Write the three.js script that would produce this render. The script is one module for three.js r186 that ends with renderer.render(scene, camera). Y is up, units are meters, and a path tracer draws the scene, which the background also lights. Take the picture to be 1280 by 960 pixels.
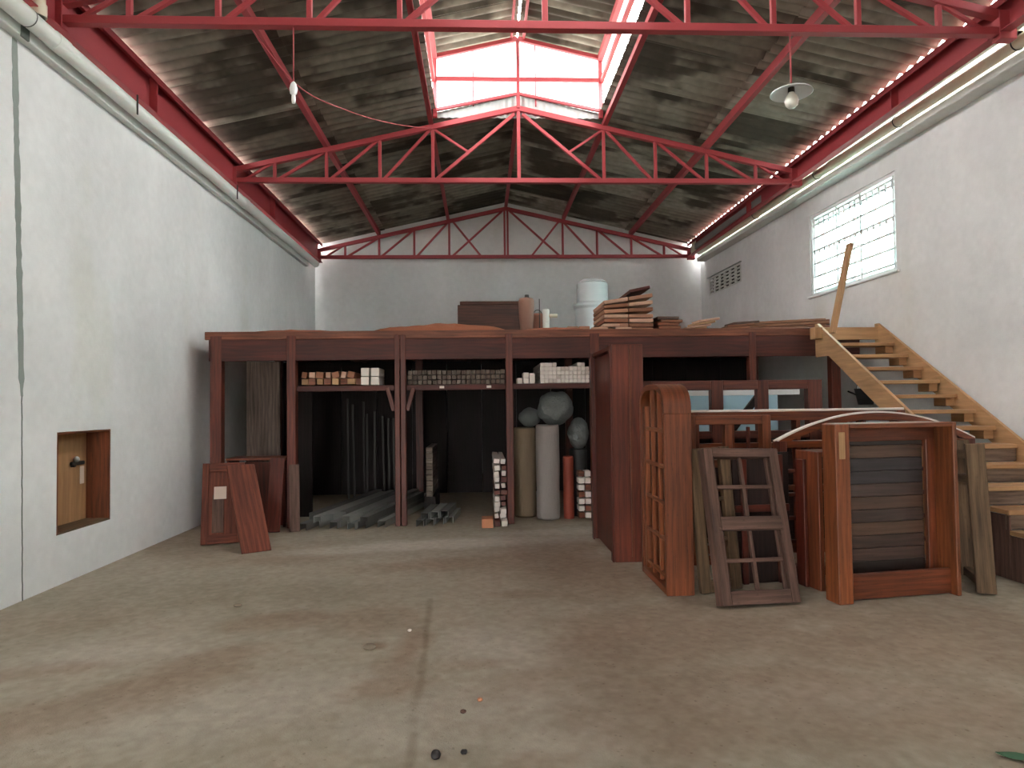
import * as THREE from 'three';
import { mergeGeometries } from 'three/addons/utils/BufferGeometryUtils.js';

/* ---------------------------------------------------------------- camera, sky, exposure */
const scene = new THREE.Scene();
const camera = new THREE.PerspectiveCamera(58.85, 1280 / 960, 0.05, 120);
camera.position.set(0, 1.5, 0);
camera.rotation.order = 'YXZ';
camera.rotation.set(0.0312, -0.0454, -0.0125);
scene.add(camera);
scene.background = new THREE.Color(0.98, 0.99, 0.975);      // even, overcast sky
scene.backgroundIntensity = 20;
const renderer = new THREE.WebGLRenderer({ antialias: true });
renderer.toneMapping = THREE.LinearToneMapping;
renderer.toneMappingExposure = 1.25;
renderer.shadowMap.enabled = true;

/* ---------------------------------------------------------------- helpers */
const ORD = ['bottom', 'second', 'third', 'fourth', 'fifth', 'sixth', 'seventh', 'eighth', 'ninth', 'tenth', 'eleventh', 'twelfth'];   // layer of a stack, counted up from what it stands on
let seed = 12345;
const rnd = () => { seed = (seed * 1664525 + 1013904223) >>> 0; return seed / 4294967296; };
const rr = (a, b) => a + (b - a) * rnd();
const V = (x, y, z) => new THREE.Vector3(x, y, -z);        // third number: depth in front of the camera
const taken = {};
function numbered(n) { if (taken[n] === undefined) { taken[n] = 0; return n; } taken[n]++; return n + '_' + String(taken[n]).padStart(3, '0'); }
function thing(name, label, category, pos = V(0, 0, 0), turn = 0, group) {
  const o = new THREE.Group(); o.name = numbered(name); o.position.copy(pos); o.rotation.y = turn;
  o.userData = { label, category }; if (group) o.userData.group = group;
  scene.add(o); return o;
}
function struct(name, label, pos = V(0, 0, 0), turn = 0) {
  const o = new THREE.Group(); o.name = name; o.position.copy(pos); o.rotation.y = turn;
  o.userData = { kind: 'structure', label, category: name.split('_')[0] }; scene.add(o); return o;
}
function part(parent, name, geo, mat, x = 0, y = 0, z = 0, rx = 0, ry = 0, rz = 0) {
  const m = new THREE.Mesh(geo, mat); m.name = name; m.position.set(x, y, z); m.rotation.set(rx, ry, rz);
  m.castShadow = m.receiveShadow = true; parent.add(m); return m;
}
function single(name, label, category, geo, mat, pos, rot = [0, 0, 0], group) {
  const m = part(scene, numbered(name), geo, mat, pos.x, pos.y, pos.z, ...rot);
  m.userData = { label, category }; if (group) m.userData.group = group; return m;
}
// box with chamfered edges, uv in metres with u along its longest side
const boxCache = {};
function box(w, h, d, b = 0.004, variant = 0) {
  const key = [w, h, d, b, variant].map((v) => +v.toFixed(4)).join();
  if (boxCache[key]) return boxCache[key];
  b = Math.min(b, w * 0.3, h * 0.3, d * 0.3);
  const H = [w / 2, h / 2, d / 2], pos = [], uv = [];
  const ou = ((variant * 0.37) % 1) * 3 + w * 1.7, ov = ((variant * 0.71) % 1) * 2 + h * 1.3;
  const P = (s, ax) => [0, 1, 2].map((k) => s[k] * (k === ax ? H[k] : H[k] - b));
  const tri = (a, c, e) => {
    const n = new THREE.Vector3().subVectors(new THREE.Vector3(...c), new THREE.Vector3(...a)).cross(new THREE.Vector3().subVectors(new THREE.Vector3(...e), new THREE.Vector3(...a)));
    const mid = [0, 1, 2].map((k) => a[k] + c[k] + e[k]);
    if (n.x * mid[0] + n.y * mid[1] + n.z * mid[2] < 0) [c, e] = [e, c];
    const an = [Math.abs(n.x), Math.abs(n.y), Math.abs(n.z)], ax = an.indexOf(Math.max(...an));
    let [p, q] = [0, 1, 2].filter((k) => k !== ax); if (H[q] > H[p]) [p, q] = [q, p];
    for (const v of [a, c, e]) { pos.push(...v); uv.push(v[p] + ou, v[q] + ov + ax * 0.31); }
  };
  const quad = (a, c, e, f) => { tri(a, c, e); tri(a, e, f); };
  const S = [-1, 1];
  for (let ax = 0; ax < 3; ax++) {
    const [p, q] = [0, 1, 2].filter((k) => k !== ax);
    for (const s of S) {
      const c = [[-1, -1], [1, -1], [1, 1], [-1, 1]].map(([i, j]) => { const v = [0, 0, 0]; v[ax] = s; v[p] = i; v[q] = j; return P(v, ax); });
      quad(...c);
    }
    for (const i of S) for (const j of S) {       // edges along ax
      const e = [0, 0, 0], f = [0, 0, 0]; e[ax] = -1; f[ax] = 1; e[p] = f[p] = i; e[q] = f[q] = j;
      quad(P(e, p), P(f, p), P(f, q), P(e, q));
    }
  }
  for (const i of S) for (const j of S) for (const k of S) { const s = [i, j, k]; tri(P(s, 0), P(s, 1), P(s, 2)); }
  const g = new THREE.BufferGeometry();
  g.setAttribute('position', new THREE.Float32BufferAttribute(pos, 3));
  g.setAttribute('uv', new THREE.Float32BufferAttribute(uv, 2));
  g.computeVertexNormals();
  return (boxCache[key] = g);
}
// a bar between two points (in the parent's axes), w across, h in the up direction
function bar(parent, name, a, b, w, h, mat, variant = 0) {
  const L = a.distanceTo(b), m = part(parent, name, box(L, h, w, 0.004, variant), mat);
  const x = b.clone().sub(a).normalize(), up = Math.abs(x.y) > 0.98 ? new THREE.Vector3(1, 0, 0) : new THREE.Vector3(0, 1, 0);
  const z = x.clone().cross(up).normalize(), y = z.clone().cross(x);
  m.quaternion.setFromRotationMatrix(new THREE.Matrix4().makeBasis(x, y, z));
  m.position.copy(a).add(b).multiplyScalar(0.5); return m;
}
const tube = (pts, r, seg = 24, rad = 8) => new THREE.TubeGeometry(new THREE.CatmullRomCurve3(pts), seg, r, rad, false);
const lathe = (prof, seg = 28) => new THREE.LatheGeometry(prof.map(([r, y]) => new THREE.Vector2(r, y)), seg);

/* noise */
function hash(x, y, s) { let h = (x * 374761393 + y * 668265263 + s * 1442695041) | 0; h = Math.imul(h ^ (h >>> 13), 1274126177); return ((h ^ (h >>> 16)) >>> 0) / 4294967296; }
function vnoise(x, y, s, px = 0, py = 0) {
  const x0 = Math.floor(x), y0 = Math.floor(y), fx = x - x0, fy = y - y0, u = fx * fx * (3 - 2 * fx), v = fy * fy * (3 - 2 * fy);
  const m = (i, p) => (p ? ((i % p) + p) % p : i);
  const a = hash(m(x0, px), m(y0, py), s), b = hash(m(x0 + 1, px), m(y0, py), s), c = hash(m(x0, px), m(y0 + 1, py), s), d = hash(m(x0 + 1, px), m(y0 + 1, py), s);
  return a + (b - a) * u + (c - a) * v + (a - b - c + d) * u * v;
}
function fbm(x, y, s, oct = 4, px = 0, py = 0) { let t = 0, a = 0.5, n = 0; for (let i = 0; i < oct; i++) { t += a * vnoise(x, y, s + i, px, py); n += a; x *= 2; y *= 2; px *= 2; py *= 2; a *= 0.5; } return t / n; }
const sstep = (a, b, x) => { const t = Math.min(1, Math.max(0, (x - a) / (b - a))); return t * t * (3 - 2 * t); };
function texture(w, h, fn, srgb = true) {
  const d = new Uint8Array(w * h * 4);
  for (let j = 0; j < h; j++) for (let i = 0; i < w; i++) {
    const c = fn((i + 0.5) / w, (j + 0.5) / h), k = (j * w + i) * 4;
    d[k] = Math.max(0, Math.min(255, c[0])); d[k + 1] = Math.max(0, Math.min(255, c[1])); d[k + 2] = Math.max(0, Math.min(255, c[2])); d[k + 3] = 255;
  }
  const t = new THREE.DataTexture(d, w, h); t.wrapS = t.wrapT = THREE.RepeatWrapping; t.magFilter = THREE.LinearFilter; t.minFilter = THREE.LinearMipmapLinearFilter;
  t.generateMipmaps = true; if (srgb) t.colorSpace = THREE.SRGBColorSpace; t.needsUpdate = true; return t;
}
const per = (t, u, v) => { const c = t.clone(); c.repeat.set(1 / u, 1 / v); c.needsUpdate = true; return c; };

/* ---------------------------------------------------------------- textures */
const woodTex = texture(512, 512, (u, v) => {
  const warp = fbm(u * 3, v * 6, 3, 3, 3, 6) * 1.6;
  const ring = 0.5 + 0.5 * Math.sin((v * 16 + warp) * Math.PI * 2);
  const fine = fbm(u * 8, v * 160, 9, 3, 8, 160), mott = fbm(u * 4, v * 8, 21, 4, 4, 8);
  const pore = vnoise(u * 40, v * 256, 31, 40, 256) > 0.86 ? -22 : 0;
  const g = 150 + ring * 26 + (fine - 0.5) * 66 + (mott - 0.5) * 80 + pore;
  return [g + 18, g + 8, g];
});
const woodMap = per(woodTex, 1.6, 0.8);
const paleTex = texture(512, 512, (u, v) => {
  const ring = 0.5 + 0.5 * Math.sin((v * 11 + fbm(u * 3, v * 6, 13, 3, 3, 6) * 1.4) * Math.PI * 2), fine = fbm(u * 8, v * 120, 19, 3, 8, 120), mott = fbm(u * 4, v * 8, 26, 4, 4, 8);
  const g = 212 + ring * 12 + (fine - 0.5) * 36 + (mott - 0.5) * 44; return [g + 6, g + 1, g - 5];
});
const paleMap = per(paleTex, 1.6, 0.8);
const grit = texture(512, 512, (u, v) => { const g = 128 + (fbm(u * 32, v * 32, 5, 4, 32, 32) - 0.5) * 160 + (vnoise(u * 256, v * 256, 8, 256, 256) - 0.5) * 70; return [g, g, g]; }, false);
const plaster = texture(1024, 1024, (u, v) => {
  const a = fbm(u * 4, v * 4, 41, 5, 4, 4), b = fbm(u * 10, v * 3, 47, 4, 10, 3), c = fbm(u * 60, v * 60, 52, 3, 60, 60);
  const stain = sstep(0.6, 0.8, fbm(u * 6, v * 2, 57, 4, 6, 2));
  const g = 226 + (a - 0.5) * 24 + (b - 0.5) * 10 + (c - 0.5) * 10;
  return [g + 1 - stain * 5, g + 1 - stain * 5, g - stain * 9];
});
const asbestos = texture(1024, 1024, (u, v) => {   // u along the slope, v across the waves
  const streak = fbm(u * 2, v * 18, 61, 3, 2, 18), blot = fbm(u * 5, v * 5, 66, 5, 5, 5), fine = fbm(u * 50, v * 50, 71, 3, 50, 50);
  const sootShade = Math.pow(0.5 - 0.5 * Math.cos(v * 32 * Math.PI), 1.5) * sstep(0.25, 0.6, fbm(u * 6, v * 16, 76, 3, 6, 16)) * 0.42;   // grime plus painted wave shading, darkest along the crests
  const mossShade = sootShade + (1 - sootShade) * sstep(0.46, 0.66, streak * 0.2 + blot * 0.82);
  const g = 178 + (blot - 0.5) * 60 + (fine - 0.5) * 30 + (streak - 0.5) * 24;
  return [g * (1 - 0.54 * mossShade), (g - 2) * (1 - 0.56 * mossShade), (g - 9) * (1 - 0.58 * mossShade)];
});
// floor: dust and wear where the photograph shows them
const FX0 = -3.95, FX1 = 5.65, FZ0 = -2.7, FZ1 = 15.5;     // metres, z is depth
function floorAt(px, py) {
  const u = (px - 640) / 851.17, v = (py - 480) / 851.17, d = new THREE.Vector3(u, -v, -1).applyEuler(camera.rotation);
  const t = -1.5 / d.y; return [d.x * t, -d.z * t];
}
const dust = [], clean = [];
const ell = (list, px, py, rx, rz, ang, a) => { const [x, z] = floorAt(px, py); list.push([x, z, rx, rz, Math.cos(ang), Math.sin(ang), a]); };
ell(dust, 130, 880, 0.75, 0.28, 0.5, 0.7); ell(dust, 205, 852, 0.6, 0.24, 0.6, 0.8); ell(dust, 265, 825, 0.5, 0.22, 0.6, 0.7);
ell(dust, 80, 835, 0.5, 0.16, 0.2, 0.45); ell(dust, 60, 775, 0.7, 0.3, 0.1, 0.3); ell(dust, 350, 778, 0.42, 0.22, 0.2, 0.7);
ell(dust, 475, 775, 0.5, 0.4, 0.1, 0.6); ell(dust, 515, 806, 0.14, 0.5, -0.1, 0.85); ell(dust, 485, 858, 0.28, 0.16, 0.4, 0.75);
ell(dust, 500, 835, 0.18, 0.26, 0.3, 0.6); ell(dust, 560, 705, 1.1, 0.35, 0.1, 0.6); ell(dust, 660, 700, 1.0, 0.8, 0, 0.5); ell(dust, 660, 742, 0.5, 0.2, 0, 0.5);
ell(dust, 330, 700, 1.2, 0.35, 0.1, 0.45); ell(dust, 300, 690, 1.2, 0.6, 0, 0.5); ell(dust, 270, 670, 0.9, 0.9, 0, 0.7); ell(dust, 730, 705, 0.8, 1.4, 0, 0.8);
ell(dust, 790, 800, 0.9, 0.8, 0, 0.8); ell(dust, 900, 790, 1.4, 0.8, 0, 0.75); ell(dust, 1100, 800, 1.6, 0.9, 0, 0.75); ell(dust, 960, 860, 1.2, 0.5, 0, 0.8); ell(dust, 850, 900, 0.6, 0.4, 0.3, 0.8);
ell(dust, 1150, 880, 1.0, 0.5, 0, 0.7); ell(dust, 700, 850, 0.6, 0.3, 0.2, 0.6); ell(dust, 600, 830, 0.35, 0.12, 0.1, 0.5); ell(dust, 690, 950, 0.18, 0.1, 0, 0.6); ell(dust, 470, 808, 0.09, 0.08, 0, 1.0);
ell(clean, 560, 680, 1.8, 0.35, 0.12, 0.9); ell(clean, 420, 688, 0.9, 0.3, 0.1, 0.8); ell(clean, 690, 665, 0.9, 0.3, 0.1, 0.7); ell(clean, 640, 810, 0.5, 0.6, 0, 0.5); ell(clean, 650, 870, 0.5, 0.35, 0, 0.5);
ell(clean, 150, 815, 0.6, 0.3, 0.2, 0.5); ell(clean, 720, 920, 0.35, 0.35, 0, 0.5); ell(clean, 1050, 870, 0.7, 0.25, 0, 0.4); ell(clean, 300, 880, 0.9, 0.4, 0.3, 0.4); ell(clean, 540, 900, 0.5, 0.3, 0.2, 0.4);
const [jx0, jz0] = floorAt(538, 750), [jx1, jz1] = floorAt(512, 958);
const floorTex = texture(1024, 2048, (u, v) => {
  const x = FX0 + u * (FX1 - FX0), z = FZ0 + v * (FZ1 - FZ0);
  const n1 = fbm(x * 0.9, z * 0.9, 81, 5), n2 = fbm(x * 4, z * 4, 86, 4), n3 = fbm(x * 22, z * 22, 91, 3);
  const wob = (n1 - 0.5) * 1.1 + (n2 - 0.5) * 0.7;
  const sum = (list) => { let s = 0; for (const [ex, ez, rx, rz, c, q, a] of list) { const dx = x - ex, dz = z - ez, p = (dx * c + dz * q) / rx, r = (-dx * q + dz * c) / rz; const d = Math.sqrt(p * p + r * r) + wob; if (d < 1.3) s = Math.max(s, a * sstep(1.3, 0.3, d)); } return s; };
  const d = sum(dust), c = sum(clean) * (1 - 0.6 * d), far = sstep(0.42, 0.7, n1 * 0.6 + n2 * 0.4);
  let R = 160, G = 150, B = 132;
  R += (n1 - 0.5) * 34; G += (n1 - 0.5) * 36; B += (n1 - 0.5) * 38;
  const k = Math.min(1, d + far * 0.25);
  R += (140 - R) * k * 0.75; G += (117 - G) * k * 0.75; B += (97 - B) * k * 0.75;
  R += (196 - R) * c * 0.8; G += (187 - G) * c * 0.8; B += (177 - B) * c * 0.8;
  const t = (z - jz0) / (jz1 - jz0), jd = Math.abs(x - (jx0 + (jx1 - jx0) * t) - (n2 - 0.5) * 0.05);
  const j = t > -0.02 && t < 1.6 ? sstep(0.035, 0.004, jd) * 20 * sstep(0.25, 0.6, n2 + 0.2 * n1) : 0;
  const g = (n2 - 0.5) * 14 + (n3 - 0.5) * 26 - j - (hash(Math.floor(x * 110), Math.floor(z * 110), 5) > 0.996 ? 26 : 0);
  return [R + g, G + g, B + g];
});

/* ---------------------------------------------------------------- materials */
const std = (color, o = {}) => new THREE.MeshStandardMaterial({ color, roughness: 0.7, ...o });
const wood = (color, rough = 0.55, bump = 0.0006) => std(color, { map: woodMap, roughness: rough, bumpMap: woodMap, bumpScale: bump });
const light = (color, rough = 0.6) => std(color, { map: paleMap, roughness: rough, bumpMap: paleMap, bumpScale: 0.0005 });
const gritSmall = per(grit, 0.6, 0.6);
const M = {
  floor: std(0xffffff, { map: floorTex, roughness: 0.85, bumpMap: (() => { const t = grit.clone(); t.repeat.set(9.6, 18.2); t.needsUpdate = true; return t; })(), bumpScale: 0.003 }),
  wall: std(0xffffff, { map: per(plaster, 4.3, 4.3), roughness: 0.9, bumpMap: per(grit, 0.9, 0.9), bumpScale: 0.0015 }),
  ledge: std(0xe9ebe6, { map: per(plaster, 3.1, 3.1), roughness: 0.85 }),
  mortar: std(0x8f9690, { bumpMap: gritSmall, bumpScale: 0.006, roughness: 0.95 }),
  mortarDark: std(0x5c625c, { bumpMap: gritSmall, bumpScale: 0.004, roughness: 0.95 }),
  yard: std(0xa8a49a, { roughness: 0.95, bumpMap: per(grit, 1, 1), bumpScale: 0.004 }),
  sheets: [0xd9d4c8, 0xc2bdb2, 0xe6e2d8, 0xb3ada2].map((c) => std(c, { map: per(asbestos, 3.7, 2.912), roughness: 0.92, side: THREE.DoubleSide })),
  steel: std(0x9c383d, { roughness: 0.6, bumpMap: gritSmall, bumpScale: 0.0004 }),
  translucent: new THREE.MeshPhysicalMaterial({ color: 0xf4f7f4, roughness: 0.9, transmission: 0.65, thickness: 0, side: THREE.DoubleSide }),
  pvc: std(0xe8ebe4, { roughness: 0.4 }), pvcOld: std(0xd9d0b8, { roughness: 0.5 }),
  black: std(0x1c1a19, { roughness: 0.6 }), iron: std(0x3a3835, { roughness: 0.5, metalness: 0.6 }),
  white: std(0xf0f2f2, { roughness: 0.4 }), glass: new THREE.MeshPhysicalMaterial({ color: 0xdff5f4, roughness: 0.02, transmission: 1, thickness: 0, ior: 1.45 }),
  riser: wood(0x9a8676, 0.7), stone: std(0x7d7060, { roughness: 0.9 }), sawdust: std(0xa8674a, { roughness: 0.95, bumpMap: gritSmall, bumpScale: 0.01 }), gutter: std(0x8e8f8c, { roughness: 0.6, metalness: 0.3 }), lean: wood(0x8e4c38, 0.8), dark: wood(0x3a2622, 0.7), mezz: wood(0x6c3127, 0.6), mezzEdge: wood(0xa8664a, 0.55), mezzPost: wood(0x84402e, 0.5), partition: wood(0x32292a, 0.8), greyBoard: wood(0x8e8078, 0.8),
  door: wood(0x8f4632, 0.42), doorDark: wood(0x7e392b, 0.42), arch: wood(0xa05c3a, 0.45), cased: wood(0xb26a42, 0.45), casedIn: wood(0x9c5638, 0.45), weather: wood(0x7e6258, 0.75), weatherB: wood(0x8a7358, 0.75),
  transom: wood(0x94502f, 0.35), transomB: wood(0x7c4030, 0.45), tan: light(0xcda378), tanB: light(0xc0946a), pale: light(0xd6b099, 0.7), paleB: light(0xc49379, 0.7), paleC: light(0x9c6a50, 0.7),
  slats: [0x66544f, 0x7a6152, 0x524e53, 0x46403f].map((c) => wood(c, 0.3)),
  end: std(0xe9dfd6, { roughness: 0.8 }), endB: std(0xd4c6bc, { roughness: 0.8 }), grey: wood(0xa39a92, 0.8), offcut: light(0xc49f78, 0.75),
  alu: std(0xa9aaa6, { roughness: 0.45, metalness: 0.25 }), aluDark: std(0x7d7d79, { roughness: 0.5, metalness: 0.25 }), paper: std(0xd9c3b4, { roughness: 0.9 }),
  blue: std(0xb9e0ee, { roughness: 0.5 }), tank: std(0xdde3e4, { roughness: 0.5 }), sack: std(0x86745f, { roughness: 0.9, bumpMap: gritSmall, bumpScale: 0.006 }), sackGrey: std(0x99908b, { roughness: 0.85, bumpMap: gritSmall, bumpScale: 0.006 }),
  foil: std(0x777b78, { roughness: 0.6, bumpMap: gritSmall, bumpScale: 0.012 }), leaf: std(0x2f5a3c, { roughness: 0.6, side: THREE.DoubleSide }), brick: std(0xc98a68, { roughness: 0.9 }), orangePvc: std(0x8a3a2a, { roughness: 0.6 }),
};

/* ---------------------------------------------------------------- the setting */
const R0 = 0.592, SL = 0.225, ROOF = 6.05;                 // ridge x, roof slope, sheet underside at the ridge
const roofY = (r) => ROOF - SL * Math.abs(r);
const RW = 0.0246;                                         // the right wall closes in a little
// floor
{
  const g = new THREE.PlaneGeometry(FX1 - FX0, FZ1 - FZ0, 1, 1); g.rotateX(-Math.PI / 2);
  const s = struct('floor', 'dusty concrete floor of the shed'); 
  const slab = part(s, 'slab', box(FX1 - FX0, 0.2, FZ1 - FZ0, 0.001), M.yard, (FX0 + FX1) / 2, -0.102, -(FZ0 + FZ1) / 2);
  part(s, 'floor_surface', g, M.floor, (FX0 + FX1) / 2, 0, -(FZ0 + FZ1) / 2);
  const y = struct('floor_yard', 'concrete yard outside the added doorway');
  part(y, 'yard_slab', box(60, 0.2, 60, 0.001), M.yard, 0.8, -0.31, 0);
}
function wallShape(pts, holes) { const s = new THREE.Shape(pts.map(([a, b]) => new THREE.Vector2(a, b))); for (const [a0, b0, a1, b1] of holes) s.holes.push(new THREE.Path([[a0, b0], [a0, b1], [a1, b1], [a1, b0]].map(([a, b]) => new THREE.Vector2(a, b)))); return s; }
const extr = (s, d) => new THREE.ExtrudeGeometry(s, { depth: d, bevelEnabled: false });
// left wall: x = -3.65; shape coordinates are depth and height
const NI = { z0: 6.04, z1: 6.89, y0: 0.43, y1: 1.315 };
{
  const w = struct('wall_left', 'white plastered wall with a mortar seam');
  const g = extr(wallShape([[-2.5, 0], [15.3, 0], [15.3, 5.02], [-2.5, 5.02]], [[NI.z0, NI.y0, NI.z1, NI.y1]]), 0.28); g.rotateY(Math.PI / 2);   // depth runs to -z, thickness to +x
  part(w, 'plaster', g, M.wall, -3.65 - 0.28, 0, 0);
  // mortar seam: ragged strip that thins to a crack near the floor
  const pts = [], back = [];
  for (let i = 0; i <= 60; i++) { const y = 4.44 - i * (4.44 - 1.62) / 60, z = 5.455 + (4.44 - y) * 0.045, hw = (i > 56 ? 0.03 * (60 - i) / 4 + 0.006 : 0.03) + (hash(i, 3, 9) - 0.5) * 0.012; pts.push([z - hw, y]); back.unshift([z + hw + (hash(i, 7, 9) - 0.5) * 0.008, y]); }
  const seam = extr(wallShape([...pts, ...back], []), 0.006); seam.rotateY(Math.PI / 2); part(w, 'mortar_seam', seam, M.mortar, -3.6515, 0, 0);
  const c1 = [], c2 = [];
  for (let i = 0; i <= 40; i++) { const y = 1.66 - i * 1.66 / 40, z = 5.582 + (1.66 - y) * 0.02 + (hash(i, 1, 4) - 0.5) * 0.006; c1.push([z - 0.006, y]); c2.unshift([z + 0.007, y]); }
  const crack = extr(wallShape([...c1, ...c2], []), 0.003); crack.rotateY(Math.PI / 2); part(w, 'crack', crack, M.mortarDark, -3.652, 0, 0);
}
const rwPos = V(5.199, 0, 8), rwTurn = RW;                  // frame of the right wall: local x 0 is its face, local z = 8 - depth
const rl = (depth) => -(depth - 8);
{
  const w = struct('wall_right', 'white plastered wall with a barred window and a vent', rwPos, rwTurn);
  const g = extr(wallShape([[-10.5, 0], [7.5, 0], [7.5, 5.1], [-10.5, 5.1]], [[0.2, 3.12, 2.32, 4.38], [4.95, 3.85, 6.7, 4.235]]), 0.25); g.rotateY(Math.PI / 2);
  part(w, 'plaster', g, M.wall, 0, 0, 0);
}
{
  const w = struct('wall_back', 'white plastered gable wall at the far end');
  const g = extr(wallShape([[-4.0, 0], [5.5, 0], [5.5, roofY(4.9) + 0.03], [R0, ROOF + 0.03], [-4.0, roofY(4.6) + 0.03]], []), 0.25);
  part(w, 'plaster', g, M.wall, 0, 0, -15.45);
  const f = struct('wall_front', 'front wall with an added doorway that lets daylight in');
  const fg = extr(wallShape([[-4.0, 0], [-2.6, 0], [-2.6, 2.5], [-0.8, 2.5], [-0.8, 0], [5.7, 0], [5.7, roofY(5.1)], [R0, ROOF - 0.02], [-4.0, roofY(4.6)]], []), 0.25);  // unseen doorway, added and sized for the frontal daylight
  part(f, 'plaster', fg, M.wall, 0, 0, 2.5);
}
// roof: corrugated sheets, each its own mesh
function sheet(len, width, variant) {         // x along the slope 0..len, z across -width..0, y = wave
  const n = Math.round(width / 0.177) * 8, th = 0.007, A = 0.027, P = [], U = [], I = [];
  const ou = rr(0, 9), ov = Math.floor(rr(0, 16)) * width * 8 / n;
  for (const t of [0, th]) for (const x of [0, len]) for (let i = 0; i <= n; i++) {
    const z = -width * i / n, y = A * (1 - Math.cos(i / 8 * Math.PI * 2)) / 1 + t; P.push(x, y, z); U.push(x + ou, -z + ov);
  }
  const N = n + 1, idx = (t, x, i) => (t * 2 + x) * N + i;
  for (let i = 0; i < n; i++) {
    I.push(idx(0, 0, i), idx(0, 0, i + 1), idx(0, 1, i), idx(0, 1, i), idx(0, 0, i + 1), idx(0, 1, i + 1));
    I.push(idx(1, 0, i), idx(1, 1, i), idx(1, 0, i + 1), idx(1, 1, i), idx(1, 1, i + 1), idx(1, 0, i + 1));
    for (const x of [0, 1]) I.push(idx(0, x, i), idx(1, x, i), idx(0, x, i + 1), idx(1, x, i), idx(1, x, i + 1), idx(0, x, i + 1));
  }
  const g = new THREE.BufferGeometry(); g.setAttribute('position', new THREE.Float32BufferAttribute(P, 3)); g.setAttribute('uv', new THREE.Float32BufferAttribute(U, 2)); g.setIndex(I); g.computeVertexNormals(); return g;
}
const LZ = 9.86;                                           // lantern ends here
const angS = Math.atan(SL);
function putSheet(parent, r0, r1, side, depth, width, lift, base = roofY, mat) {
  const len = (r1 - r0) / Math.cos(angS), g = sheet(len, width);
  const m = part(parent, 'roof_sheet', g, mat || M.sheets[Math.floor(rnd() * 4)]);
  const hx = R0 + side * r0;
  if (side > 0) { m.position.set(hx, base(r0) + lift, -depth); m.rotation.z = -angS; }
  else { m.position.set(hx, base(r0) + lift, -(depth + width)); m.rotation.set(0, Math.PI, 0); m.rotation.order = 'ZYX'; m.rotation.z = angS; }
  return m;
}
{
  const roof = struct('ceiling', 'corrugated fibre cement roof sheets stained dark');
  const W = 1.062;
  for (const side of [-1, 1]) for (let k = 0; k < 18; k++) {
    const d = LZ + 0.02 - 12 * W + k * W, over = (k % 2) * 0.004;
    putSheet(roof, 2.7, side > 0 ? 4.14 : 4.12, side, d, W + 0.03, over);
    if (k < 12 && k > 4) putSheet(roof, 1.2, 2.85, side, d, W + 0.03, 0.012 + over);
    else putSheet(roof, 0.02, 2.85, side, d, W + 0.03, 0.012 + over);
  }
  const cap = new THREE.Shape([[-0.3, -0.06], [0, 0.012], [0.3, -0.06], [0.3, -0.05], [0, 0.024], [-0.3, -0.05]].map((p) => new THREE.Vector2(...p)));
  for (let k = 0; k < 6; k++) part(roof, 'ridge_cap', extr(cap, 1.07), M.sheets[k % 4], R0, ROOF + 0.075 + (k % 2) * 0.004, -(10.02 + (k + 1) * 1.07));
}
// ledges along the side walls
{
  const a = struct('trim_1', 'painted ledge along the left wall');
  part(a, 'ledge', box(0.08, 0.15, 16.6, 0.008), M.ledge, -3.61, 4.52, -6.0);
  part(a, 'cement_patch', box(0.02, 0.15, 0.09, 0.004), M.mortarDark, -3.565, 4.51, -5.45);
  const b = struct('trim_2', 'painted ledge along the right wall', rwPos, rwTurn);
  part(b, 'ledge', box(0.2, 0.09, 17.2, 0.008), M.ledge, -0.09, 4.695, rl(6.3));
  part(b, 'upstand', box(0.06, 0.4, 17.2, 0.006), M.ledge, -0.06, 4.94, rl(6.3));
}

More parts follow.
